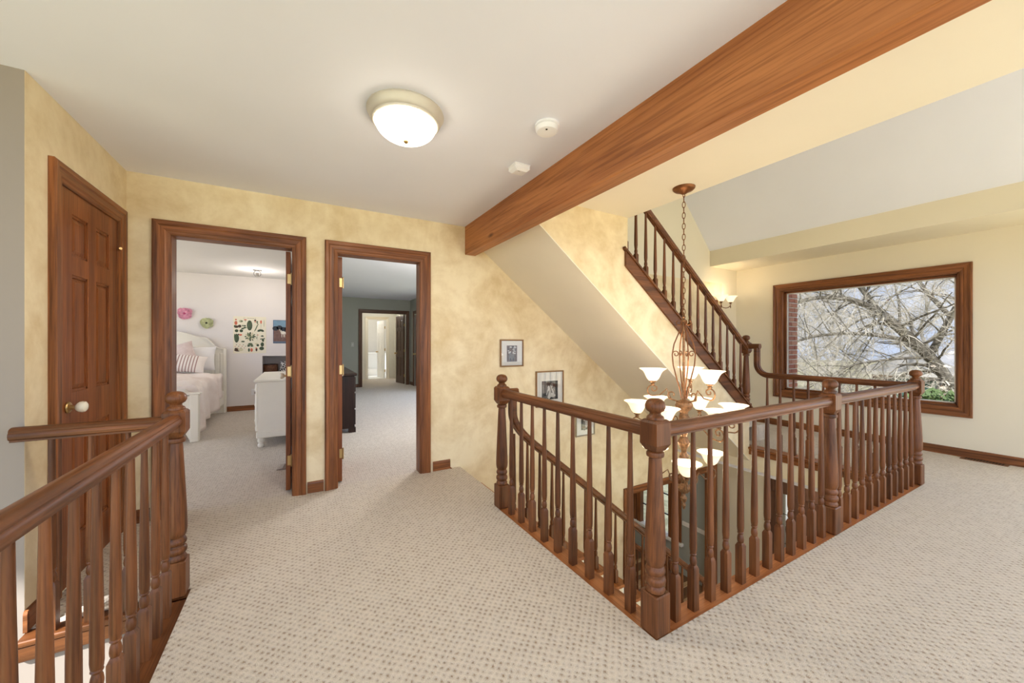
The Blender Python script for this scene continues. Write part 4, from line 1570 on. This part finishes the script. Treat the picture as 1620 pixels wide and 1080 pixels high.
# landscape print with a white horse
hx0_, hx1_, hz0_, hz1_ = -.443, -.06, 1.238, 1.684
hp_ = thing('horse_print', ((hx0_ + hx1_) / 2, YBK, hz0_), 'unframed landscape print with a white horse beside the cactus poster', 'poster')
pt('paper', M().box(hx0_, hx1_, YBK - .004, YBK - .001, hz0_, hz1_), plain('print_edge', (70, 90, 120), .7), hp_)
m = M()
y = YBK - .0048
Wd, Hd = hx1_ - hx0_, hz1_ - hz0_
R_ = lambda u0, u1, v0, v1, c, d: (setattr(m, 'cur', c), flat(m, [(hx0_ + Wd * u0, y - d, hz0_ + Hd * v0), (hx0_ + Wd * u1, y - d, hz0_ + Hd * v0), (hx0_ + Wd * u1, y - d, hz0_ + Hd * v1), (hx0_ + Wd * u0, y - d, hz0_ + Hd * v1)]))
R_(.02, .98, .60, .98, 0, 0)
R_(.02, .98, .08, .62, 1, .0001)
R_(.02, .98, .02, .09, 4, .0002)
for k in range(6):
    m.cur = 2; flat(m, ell(hx0_ + Wd * (.1 + .17 * k), hz0_ + Hd * (.64 + .04 * math.sin(k * 2)), Wd * .13, Hd * .10, y - .0003, 10))
for u, v, a, b, r in ((.42, .46, .10, .07, 0), (.33, .53, .04, .06, .3), (.30, .57, .05, .025, -.5), (.37, .34, .012, .09, 0), (.49, .34, .012, .09, 0), (.45, .35, .012, .09, 0), (.53, .44, .015, .06, .1)):
    m.cur = 3; flat(m, ell(hx0_ + Wd * u, hz0_ + Hd * v, Wd * a, Hd * b, y - .0005, 12, r))
pt('printed_scene', m, [plain('print_sky', (120, 152, 176), .7, noise=.15, scale=9), plain('print_field', (120, 92, 86), .7, noise=.3, scale=20), plain('print_hills', (42, 48, 58), .7), plain('print_white', (232, 226, 214), .7), plain('print_rail', (96, 110, 130), .7)], hp_)

# white dresser, drawers facing the bed
WD = thing('dresser', (-.22, 6.05, 0), 'white painted dresser with bun feet behind the open bedroom door', 'dresser')
dx0, dx1, dy0, dy1 = -.455, -.02, 5.33, 6.75
pt('body', M().box(dx0 + .02, dx1, dy0, dy1, .13, .785, .006), WFURN, WD)
pt('top', M().box(dx0 - .02, dx1, dy0 - .025, dy1 + .02, .785, .808, .008), WFURN, WD)
pt('base_moulding', M().box(dx0 + .005, dx1, dy0 - .014, dy1 + .01, .115, .19, .008), WFURN, WD)
for r_ in range(3):
    for c_ in range(2):
        z0 = .205 + r_ * .19
        ya = dy0 + .05 + c_ * .67
        dr = pt('drawer', M().box(dx0, dx0 + .03, ya, ya + .64, z0, z0 + .175, .008), WFURN, WD)
        for q in (.16, .48):
            km = M().lathe([(.008, 0), (.008, .012), (.016, .018), (.015, .028), (.004, .031)], 10)
            km.v = [(dx0 - p[2], ya + q + p[0], z0 + .09 + p[1]) for p in km.v]
            pt('knob', km, WFURN, dr, True)
for x, yv in ((dx0 + .05, dy0 + .045), (dx1 - .05, dy0 + .045), (dx0 + .05, dy1 - .045), (dx1 - .05, dy1 - .045)):
    pt('bun_foot', M().lathe([(.026, 0), (.034, .012), (.036, .03), (.026, .046), (.022, .05), (.034, .062), (.038, .078), (.034, .098), (.028, .118)], 16, (x, yv, 0)), WFURN, WD, True)
pt('corner_turning', M().lathe([(.016, .20), (.02, .24), (.014, .26), (.02, .30), (.022, .45), (.018, .62), (.014, .66), (.02, .70), (.016, .76)], 12, (dx0 + .012, dy0 + .02, 0)), WFURN, WD, True)
# things in the niche
bk = thing('basket', (-.50, 8.62, .60), 'round brown basket in the wall niche', 'basket')
bm_ = M().lathe([(.11, .60), (.125, .66), (.13, .74), (.128, .82), (.12, .83), (.118, .70), (.105, .62)], 20, (-.50, 8.62, 0))
pt('weave', bm_, wood('wicker', 'z', (120, 80, 54), (66, 40, 26), across=60, along=60, coat=0), bk, True)
pt('rim', M().tube([(-.50 + .126 * math.cos(a), 8.62 + .126 * math.sin(a), .83) for a in [2 * PI * i / 20 for i in range(21)]], .008, 6), DARKWOOD, bk, True)
k = NT('black_white_weave')
t = k.n('TexCoord'); vv = k.n('TexVoronoi', Scale=26.0, feature='DISTANCE_TO_EDGE')
k.l(t.outputs['Object'], vv.inputs['Vector'])
rr_ = k.n('ValToRGB'); rr_.color_ramp.interpolation = 'CONSTANT'
rr_.color_ramp.elements[0].color = lin((225, 222, 218)); rr_.color_ramp.elements[1].color = lin((30, 30, 32)); rr_.color_ramp.elements[1].position = .12
k.l(vv.outputs['Distance'], rr_.inputs['Fac']); k.l(rr_.outputs['Color'], k.b.inputs['Base Color']); k.b.inputs['Roughness'].default_value = .9
pillow('folded_throw', .34, .26, .20, (-.18, 8.60, .76), (.2, .1, .1), k.m, 'black and white patterned throw bundled in the wall niche', 'throw')
# outlet, ceiling hook, paper on the carpet
ou = thing('wall_outlet', (-.745, YBK, .33), 'white outlet with a plug on the bedroom wall', 'outlet')
pt('plate', M().box(-.785, -.715, YBK - .006, YBK, .275, .39, .003), WPLASTIC, ou)
pt('plug', M().box(-.735, -.70, YBK - .035, YBK - .006, .30, .34, .004), plain('plug_grey', (150, 140, 130)), ou)
hk = thing('ceiling_fitting', (-.62, 7.55, CB), 'small metal fitting hanging from the bedroom ceiling', 'light fitting')
pt('mount_plate', M().box(-.68, -.56, 7.52, 7.58, CB - .015, CB, .004), plain('pewter', (120, 116, 112), .4, .7), hk)
pt('wire_loop', M().tube([(-.62 + .05 * math.cos(a) , 7.55, CB - .06 + .05 * math.sin(a)) for a in [PI * .05 + 2 * PI * i / 14 * .98 for i in range(15)]], .005, 6), plain('pewter_wire', (130, 126, 122), .4, .7), hk, True)
pt('socket', M().lathe([(.02, CB - .11), (.024, CB - .09), (.02, CB - .05)], 12, (-.62, 7.55, 0)), plain('pewter_cup', (160, 156, 150), .4, .6), hk, True)
point((-.62, 7.55, CB - .30), 5, .06, hk, (1, .93, .86))  # light added under the fitting to brighten the bedroom
pp = thing('paper_sheet', (-.17, 4.40, 0), 'grey folded sheet on the carpet by the open bedroom door', 'paper')
pt('sheet', M().prism([(-.20, 4.30, .004), (-.09, 4.30, .004), (-.09, 4.47, .004), (-.16, 4.47, .006)], (0, 0, 0), (0, 0, .004)), plain('grey_card', (150, 138, 130), .8), pp)
pt('fold', M().prism([(-.20, 4.30, .008), (-.15, 4.30, .012), (-.13, 4.47, .012), (-.16, 4.47, .008)], (0, 0, 0), (0, 0, .002)), plain('grey_card_fold', (166, 154, 146), .8), pp)

# ------------------------------------------------------------------ green room behind the right doorway
CS = 2.52
YS = 11.24
XR = 2.885
m = M()
m.box(0.12, 1.532, YS, YS + .12, 0, CS)
m.box(2.753, XR + .1, YS, YS + .12, 0, CS)
m.box(1.532, 2.753, YS, YS + .12, 2.10, CS)
m.box(XR, XR + .1, 9.6, 10.05, 0, CS)
m.box(XR, XR + .1, 10.77, YS, 0, CS)
m.box(XR, XR + .1, 10.05, 10.77, 2.08, CS)
m.box(XR, XR + .1, 3.6, 4.6, 0, CS)
m.box(XR, XR + .1, 4.6, 9.6, 0, .25)
m.box(XR, XR + .1, 4.6, 9.6, 2.25, CS)
struct('wall_suite_far', m, SAGE, 'sage walls at the far end of the green room')
struct('ceiling_suite', M().box(0.1, XR + .2, YW + .06, YS + .1, CS, CS + .15), WHITEC, 'white ceiling of the green room')
DCAS = (wood('dark_casing_x', 'x', (110, 76, 56), (74, 48, 34)), wood('dark_casing_z', 'z', (110, 76, 56), (74, 48, 34)))
casing('trim_8', 'x', 1.532, 2.753, 0, 2.10, YS, -1, 'dark casing of the double doorway at the end of the green room', DCAS)
casing('trim_9', 'y', 10.06, 10.76, 0, 2.07, XR, -1, 'dark casing of the closet door in the green room', DCAS)
door_leaf('door_4', .68, 2.04, (XR + .03, 10.07, .01), PI / 2, 'closed dark six panel closet door in the green room', (DARKDOOR, DARKDOOR), knob='brass')
door_leaf('door_5', .60, 2.06, (2.735, YS + .14, .01), PI / 2 + .16, 'dark open leaf of the double door at the end of the green room', (DARKDOOR, DARKDOOR), knob='brass')
baseboard('baseboard_suite', [((XR, 9.7, 0), (XR, 9.96, 0), (-1, 0, 0), DCAS[1]), ((XR, 10.86, 0), (XR, YS, 0), (-1, 0, 0), DCAS[1]), ((0.12, YS, 0), (1.43, YS, 0), (0, -1, 0), DCAS[0])], 'dark baseboards of the green room')
# dark dresser
DD = thing('dresser', (.40, 6.3, 0), 'tall espresso dark wood dresser against the dividing wall of the green room', 'dresser')
ex0, ex1, ey0, ey1 = .13, .665, 5.60, 7.1
pt('body', M().box(ex0, ex1, ey0, ey1, .06, .79, .006), DARKWOOD, DD)
pt('top', M().box(ex0, ex1 + .03, ey0 - .03, ey1 + .03, .79, .825, .008), DARKWOOD, DD)
for r_ in range(3):
    for c_ in range(2):
        z0 = .10 + r_ * .23
        ya = ey0 + .04 + c_ * .72
        dr = pt('drawer', M().box(ex1, ex1 + .018, ya, ya + .69, z0, z0 + .21, .005), DARKWOOD, DD)
        km = M().lathe([(.008, 0), (.012, .014), (.012, .024), (.003, .027)], 10)
        km.v = [(ex1 + .018 + p[2], ya + .345 + p[0], z0 + .105 + p[1]) for p in km.v]
        pt('knob', km, BLACKM, dr, True)
for x, yv in ((ex0 + .05, ey0 + .05), (ex1 - .03, ey0 + .05), (ex0 + .05, ey1 - .05), (ex1 - .03, ey1 - .05)):
    pt('foot', M().prism([(x - .045, yv - .045, 0), (x + .045, yv - .045, 0), (x + .045, yv + .045, 0), (x - .045, yv + .045, 0)], (0, 0, 0), (0, 0, .07)), DARKWOOD, DD)
sl2 = thing('suite_fill_lamp', (2.2, 5.2, CS), 'unseen dome lamp added to brighten the green room', 'ceiling lamp')  # out of view, added as fill light for the green room
pt('base', M().lathe([(.15, CS), (.15, CS - .03)], 24, (2.2, 5.2, 0)), NICKEL, sl2)
pt('glass_dome', M().lathe([(.14, CS - .03), (.12, CS - .07), (.07, CS - .10), (.001, CS - .11)], 24, (2.2, 5.2, 0)), emit('suite_fill_glass', (255, 244, 226), 3.0), sl2, True)
point((2.2, 5.2, CS - .35), 45, .1, sl2, (1, .93, .84))
# light switch
sw = thing('light_switch', (1.28, YS, 1.2), 'pale switch plate on the sage wall left of the double doorway', 'switch')
pt('plate', M().box(1.245, 1.315, YS - .006, YS, 1.14, 1.26, .003), plain('sage_plate', (190, 192, 184)), sw)
pt('toggle', M().box(1.275, 1.285, YS - .014, YS - .006, 1.19, 1.21), WPLASTIC, sw)

# vestibule and bathroom beyond
VW = plain('vestibule_paint', (226, 222, 210), .7, noise=.02)
m = M()
m.box(1.2, 2.02, 13.5, 13.6, 0, CS)
m.box(2.64, 3.4, 13.5, 13.6, 0, CS)
m.box(2.02, 2.64, 13.5, 13.6, 2.06, CS)
m.box(1.1, 1.2, YS + .12, 13.6, 0, CS)
m.box(2.92, 3.02, 12.7, 13.5, 0, CS)
m.box(3.3, 3.4, YS + .12, 13.6, 0, CS)
m.box(1.1, 3.4, YS + .1, 13.6, CS, CS + .1)
struct('wall_vestibule', m, VW, 'pale walls of the vestibule past the double doorway')
e = casing('trim_10', 'x', 2.03, 2.63, 0, 2.05, 13.5, -1, 'beige casing of the bathroom doorway', (plain('beige_trim_x', (226, 212, 184), .5), plain('beige_trim_z', (232, 224, 206), .5)))
m = M()
m.box(0.9, 1.0, 13.6, 16.5, 0, 2.6)
m.box(4.4, 4.5, 13.6, 16.5, 0, 2.6)
m.box(0.9, 4.5, 16.4, 16.5, 0, 2.6)
m.box(0.9, 4.5, 13.6, 16.5, 2.6, 2.7)
struct('wall_bathroom', m, TRIMW, 'white walls of the bright bathroom')
m = M()
m.box(0.9, 4.5, 13.55, 16.5, -.2, 0)
bf = struct('floor_bathroom', m, plain('grout', (206, 204, 198), .6), 'white tiled bathroom floor')
tile = M().box(0, .295, 0, .295, 0, .006, .002).mesh(plain('floor_tile', (236, 236, 232), .3, noise=.03))
for i in range(9):
    for j in range(6):
        ob('tile', tile, bf, (1.5 + .3 * i, 13.65 + .3 * j, 0))
WHITEDOOR = plain('white_door_paint', (236, 234, 228), .45)
door_leaf('door_6', .56, 2.02, (2.60, 13.66, .01), PI / 2 + .25, 'white open bathroom door with dark hinges', (WHITEDOOR, WHITEDOOR), knob='brass')
tb = thing('bathtub', (2.6, 15.5, 0), 'white bathtub with a high sloping end in the bright bathroom', 'bathtub')
vs = []
NN = 40
for (s_, z0) in ((.86, .0), (.90, .06), (.97, .40), (1.0, .58), (1.03, .60), (1.0, .615), (.93, .60), (.86, .40), (.70, .12), (.3, .10)):
    for i in range(NN):
        a = 2 * PI * i / NN
        ex = .95 * s_ * math.copysign(abs(math.cos(a)) ** .75, math.cos(a))
        ey = .42 * s_ * math.copysign(abs(math.sin(a)) ** .75, math.sin(a))
        lift = .22 * max(0, math.cos(a)) ** 2 * (z0 / .6)
        vs.append((2.85 + ex, 15.3 + ey, z0 + lift + .25))
fs = []
for k in range(9):
    for i in range(NN):
        j = (i + 1) % NN
        fs.append((k * NN + i, k * NN + j, k * NN + NN + j, k * NN + NN + i))
fs.append(tuple(9 * NN + i for i in range(NN)))
fs.append(tuple(range(NN))[::-1])
pt('tub', M().add(vs, fs), plain('tub_acrylic', (244, 244, 242), .2), tb, True)
pt('deck', M().box(1.8, 3.95, 14.85, 15.75, 0, .25, .01), TRIMW, tb)
pt('spout', M().tube([(2.75, 15.73, .25), (2.75, 15.73, 1.1), (2.75, 15.65, 1.12), (2.75, 15.6, 1.08)], .015, 8), NICKEL, tb, True)
bl_ = thing('bathroom_fill_lamp', (2.2, 14.4, 2.6), 'dome lamp added to brighten the bathroom', 'ceiling lamp')  # added fixture, there only to light the bathroom
pt('base', M().lathe([(.10, 2.6), (.10, 2.58)], 24, (2.2, 14.4, 0)), NICKEL, bl_)
pt('glass_dome', M().lathe([(.095, 2.58), (.085, 2.55), (.05, 2.525), (.001, 2.515)], 24, (2.2, 14.4, 0)), emit('bathroom_fill_glass', (255, 250, 240), 4.0), bl_, True)
point((2.2, 14.4, 2.35), 13, .1, bl_, (1, .98, .95))
vl = thing('vestibule_fill_lamp', (2.2, 12.4, CS), 'small dome lamp added to brighten the vestibule', 'ceiling lamp')  # added fixture, there only to light the vestibule
pt('base', M().lathe([(.10, CS), (.10, CS - .02)], 24, (2.2, 12.4, 0)), NICKEL, vl)
pt('glass_dome', M().lathe([(.095, CS - .02), (.085, CS - .05), (.05, CS - .075), (.001, CS - .085)], 24, (2.2, 12.4, 0)), emit('vestibule_fill_glass', (255, 240, 215), 4.0), vl, True)
point((2.2, 12.4, CS - .2), 8, .08, vl, (1, .97, .92))

# ------------------------------------------------------------------ outside the picture window
gm = M()
gm.add([(6.4, -40, -3.1), (90, -60, -2.6), (90, 70, -2.0), (6.4, 70, -3.1)], [(0, 1, 2, 3)])
gm.add([(-60, -60, -3.12), (6.4, -60, -3.12), (6.4, 70, -3.12), (-60, 70, -3.12)], [(0, 1, 2, 3)])
struct('ground', gm, faux('winter_grass', (190, 180, 140), (140, 132, 96), .95), 'winter lawn around the house')

# brick pier at the left side of the window
MORT = plain('mortar', (232, 226, 216), .9, noise=.1, scale=30)
BR = [plain('brick_a', (200, 134, 110), .85, noise=.25, scale=25), plain('brick_b', (184, 112, 92), .85, noise=.25, scale=25), plain('brick_c', (212, 152, 128), .85, noise=.25, scale=25)]
pier = thing('brick_pier', (6.63, 3.1, -3.1), 'red brick pier outside at the left edge of the window', 'pier')
pt('mortar_core', M().box(6.445, 6.815, 2.875, 3.6, -3.1, 3.2), MORT, pier)
bx_ = [M().box(0, .182, 0, .02, 0, .058, .003).mesh(b) for b in BR]
by_ = [M().box(0, .02, 0, .182, 0, .058, .003).mesh(b) for b in BR]
hb = [M().box(0, .085, 0, .02, 0, .058, .003).mesh(b) for b in BR]
rb = random.Random(11)
for k in range(32):
    z = .05 + k * .073
    if k % 2 == 0:
        for x in (6.44, 6.63):
            ob('brick', rb.choice(bx_), pier, (x, 2.866, z))
    else:
        ob('brick', rb.choice(hb), pier, (6.44, 2.866, z))
        ob('brick', rb.choice(bx_), pier, (6.535, 2.866, z))
        ob('brick', rb.choice(hb), pier, (6.73, 2.866, z))
    for q in range(3):
        ob('brick', rb.choice(by_), pier, (6.81, 2.89 + q * .2 + (.1 if k % 2 else 0), z))

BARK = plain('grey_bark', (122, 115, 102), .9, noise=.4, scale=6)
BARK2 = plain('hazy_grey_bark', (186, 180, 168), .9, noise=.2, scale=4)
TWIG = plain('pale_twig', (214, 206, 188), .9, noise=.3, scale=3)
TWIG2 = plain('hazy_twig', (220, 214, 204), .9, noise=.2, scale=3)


def perp(v, rnd):
    a = Vector((rnd.uniform(-1, 1), rnd.uniform(-1, 1), rnd.uniform(-1, 1)))
    a = a - v * a.dot(v)
    if a.length < 1e-4:
        a = v.orthogonal()
    return a.normalized()


def branch(m, mt, rnd, p, d, L, r, lev, droop, maxlev, kids):
    n = 6 if lev < 2 else 4
    pts = [p.copy()]
    q = p.copy()
    d = d.normalized()
    ds = [d.copy()]
    for i in range(n):
        d = (d + perp(d, rnd) * .20 + Vector((0, 0, droop * (i + 1) / n))).normalized()
        q = q + d * (L / n)
        pts.append(q.copy())
        ds.append(d.copy())
    rs = [r * (1 - .72 * i / n) for i in range(n + 1)]
    tgt = m if lev <= 1 else mt
    tgt.tube(pts, rs, 5 if lev < 1 else (4 if lev < 2 else 3), False)
    if lev >= maxlev:
        return
    k = kids[min(lev, len(kids) - 1)]
    for i in range(k):
        t = .18 + .82 * (i + rnd.random()) / k
        idx = min(n, max(1, int(t * n)))
        base = pts[idx - 1].lerp(pts[idx], rnd.random())
        dd = (ds[idx] * rnd.uniform(.5, 1.0) + perp(ds[idx], rnd) * rnd.uniform(.6, 1.0)).normalized()
        branch(m, mt, rnd, base, dd, L * rnd.uniform(.42, .68), max(.0052, rs[idx] * .55), lev + 1, droop, maxlev, kids)


def tree(name, label, base, limbs, droop, maxlev, kids, seed, mats, r0):
    """limbs: list of polylines (world), thick to thin"""
    rnd = random.Random(seed)
    t = thing(name, base, label, 'tree', 'bare trees outside the window')
    wood_, twig_ = M(), M()
    for pts, ra, rb_ in limbs:
        pts = [Vector(p) for p in pts]
        # smooth the polyline
        fine = []
        for i in range(len(pts) - 1):
            a = pts[max(0, i - 1)]; b = pts[i]; c = pts[i + 1]; d = pts[min(len(pts) - 1, i + 2)]
            for s in range(5):
                u = s / 5
                fine.append(.5 * ((2 * b) + (c - a) * u + (2 * a - 5 * b + 4 * c - d) * u * u + (3 * b - a - 3 * c + d) * u ** 3))
        fine.append(pts[-1])
        n = len(fine)
        rs = [ra + (rb_ - ra) * i / (n - 1) for i in range(n)]
        wood_.tube(fine, rs, 9, True)
        for i in range(3, n):
            dirv = (fine[i] - fine[i - 1]).normalized()
            for _ in range(r0):
                dd = (dirv * rnd.uniform(.1, .8) + perp(dirv, rnd)).normalized()
                branch(wood_, twig_, rnd, fine[i].copy(), dd, rnd.uniform(1.2, 2.6), max(.018, rs[i] * .33), 1, droop, maxlev, kids)
    pt('trunk', wood_, mats[0], t, True)
    if twig_.v:
        tw = pt('twigs', twig_, mats[1], t)
        tw['kind'] = 'stuff'
    return t


# crooked old tree with arching limbs, about twenty metres off
tree('gnarled_tree', 'large crooked bare tree with arching limbs filling the window view', (21.6, 3.6, -3.0),
     [([(21.6, 3.6, -3.1), (21.4, 3.75, -1.4), (20.9, 4.15, .2), (20.0, 4.9, 1.6), (19.4, 5.5, 2.5)], .22, .15),
      ([(19.4, 5.5, 2.5), (18.6, 6.1, 2.95), (17.6, 6.9, 3.0), (16.6, 7.6, 2.5), (15.6, 8.2, 1.6)], .12, .03),
      ([(19.4, 5.5, 2.5), (19.0, 6.0, 3.6), (18.2, 6.6, 4.4), (17.2, 7.4, 4.7), (16.2, 8.4, 4.6)], .10, .03),
      ([(20.3, 4.7, 1.3), (19.2, 5.9, 1.6), (18.0, 7.0, 1.5), (16.9, 7.9, .9), (16.2, 8.6, .1)], .08, .025),
      ([(20.6, 4.4, .7), (19.8, 5.3, .6), (18.8, 6.2, .3), (17.8, 6.9, -.4)], .06, .02),
      ([(20.6, 4.4, .7), (20.8, 3.9, 2.2), (21.2, 3.4, 3.8), (21.5, 3.1, 5.6)], .12, .05),
      ([(20.8, 3.9, 2.2), (20.2, 4.6, 3.6), (19.9, 5.0, 5.2), (19.8, 5.3, 6.4)], .08, .035)],
     -.12, 4, [0, 4, 4, 3], 3, (BARK, TWIG), 2)
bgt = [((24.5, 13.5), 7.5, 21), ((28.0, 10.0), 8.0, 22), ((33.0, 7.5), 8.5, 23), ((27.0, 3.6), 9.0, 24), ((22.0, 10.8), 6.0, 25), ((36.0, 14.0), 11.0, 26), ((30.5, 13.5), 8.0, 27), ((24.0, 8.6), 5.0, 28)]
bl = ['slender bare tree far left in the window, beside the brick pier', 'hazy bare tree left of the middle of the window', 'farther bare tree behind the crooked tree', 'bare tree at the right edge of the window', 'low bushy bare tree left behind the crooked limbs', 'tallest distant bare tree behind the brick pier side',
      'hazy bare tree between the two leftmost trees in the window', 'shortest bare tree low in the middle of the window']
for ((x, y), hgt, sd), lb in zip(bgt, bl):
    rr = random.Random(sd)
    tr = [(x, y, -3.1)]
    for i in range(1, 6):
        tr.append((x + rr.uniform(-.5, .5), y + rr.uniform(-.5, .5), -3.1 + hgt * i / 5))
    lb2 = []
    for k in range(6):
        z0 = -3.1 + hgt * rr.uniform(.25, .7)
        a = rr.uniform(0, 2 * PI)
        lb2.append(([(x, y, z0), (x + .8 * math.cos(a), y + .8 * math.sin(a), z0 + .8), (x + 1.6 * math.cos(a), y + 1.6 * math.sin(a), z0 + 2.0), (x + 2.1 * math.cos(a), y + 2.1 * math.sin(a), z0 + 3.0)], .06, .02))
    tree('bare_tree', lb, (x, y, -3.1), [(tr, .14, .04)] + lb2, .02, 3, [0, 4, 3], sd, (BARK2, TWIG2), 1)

# neighbouring house
nh = thing('neighbour_house', (27, 5.6, -3.1), 'neighbouring brick house with a grey roof and green window', 'house')
HB = plain('pale_brick', (214, 180, 164), .9, noise=.2, scale=12)
pt('wall', M().box(25.0, 31.0, 4.3, 7.3, -3.1, .0), HB, nh)
pt('roof', M().prism([(0, 3.9, -.12), (0, 5.8, .95), (0, 7.7, -.12)], (24.6, 0, 0), (31.4, 0, 0)), plain('grey_shingle', (196, 194, 192), .9, noise=.15, scale=9), nh)
pt('eave_trim', M().box(24.5, 24.62, 3.9, 7.7, -.30, -.12), TRIMW, nh)
wn = pt('window', M().box(24.93, 25.0, 5.0, 6.5, -1.75, -.35, .01), TRIMW, nh)
pt('pane', M().box(24.91, 24.94, 5.1, 5.72, -1.65, -.45), plain('green_pane', (54, 96, 84), .3), wn)
pt('pane', M().box(24.91, 24.94, 5.78, 6.4, -1.65, -.45), plain('green_pane_b', (70, 112, 104), .3), wn)

LEAF = plain('evergreen_leaf', (112, 134, 82), .7, noise=.35, scale=3)


def shrub(x, y, z, r, label, seed):
    rr = random.Random(seed)
    s = thing('evergreen_shrub', (x, y, -3.1), label, 'shrub', 'shrubs outside')
    m = M()
    for i in range(900):
        a, b = rr.uniform(0, 2 * PI), math.acos(rr.uniform(-.4, 1))
        q = r * rr.uniform(.7, 1.05)
        c = Vector((x + q * math.sin(b) * math.cos(a), y + q * math.sin(b) * math.sin(a), z + q * .85 * math.cos(b)))
        u = perp(Vector((0, 0, 1)), rr) * .07
        v = perp(u.normalized(), rr) * .10
        m.add([c - u, c + v, c + u, c - v], [(0, 1, 2, 3)])
    f = pt('foliage', m, LEAF, s)
    f['kind'] = 'stuff'
    pt('stem', M().tube([(x, y, -3.1), (x + .05, y, z - .4), (x, y + .05, z + r * .5)], [.08, .06, .02], 6), BARK, s)


shrub(18.0, 3.75, -1.15, 1.0, 'round green shrub low in the window beside the far newel', 31)
shrub(20.2, 2.3, -1.5, .8, 'lower green shrub at the right bottom corner of the window', 32)
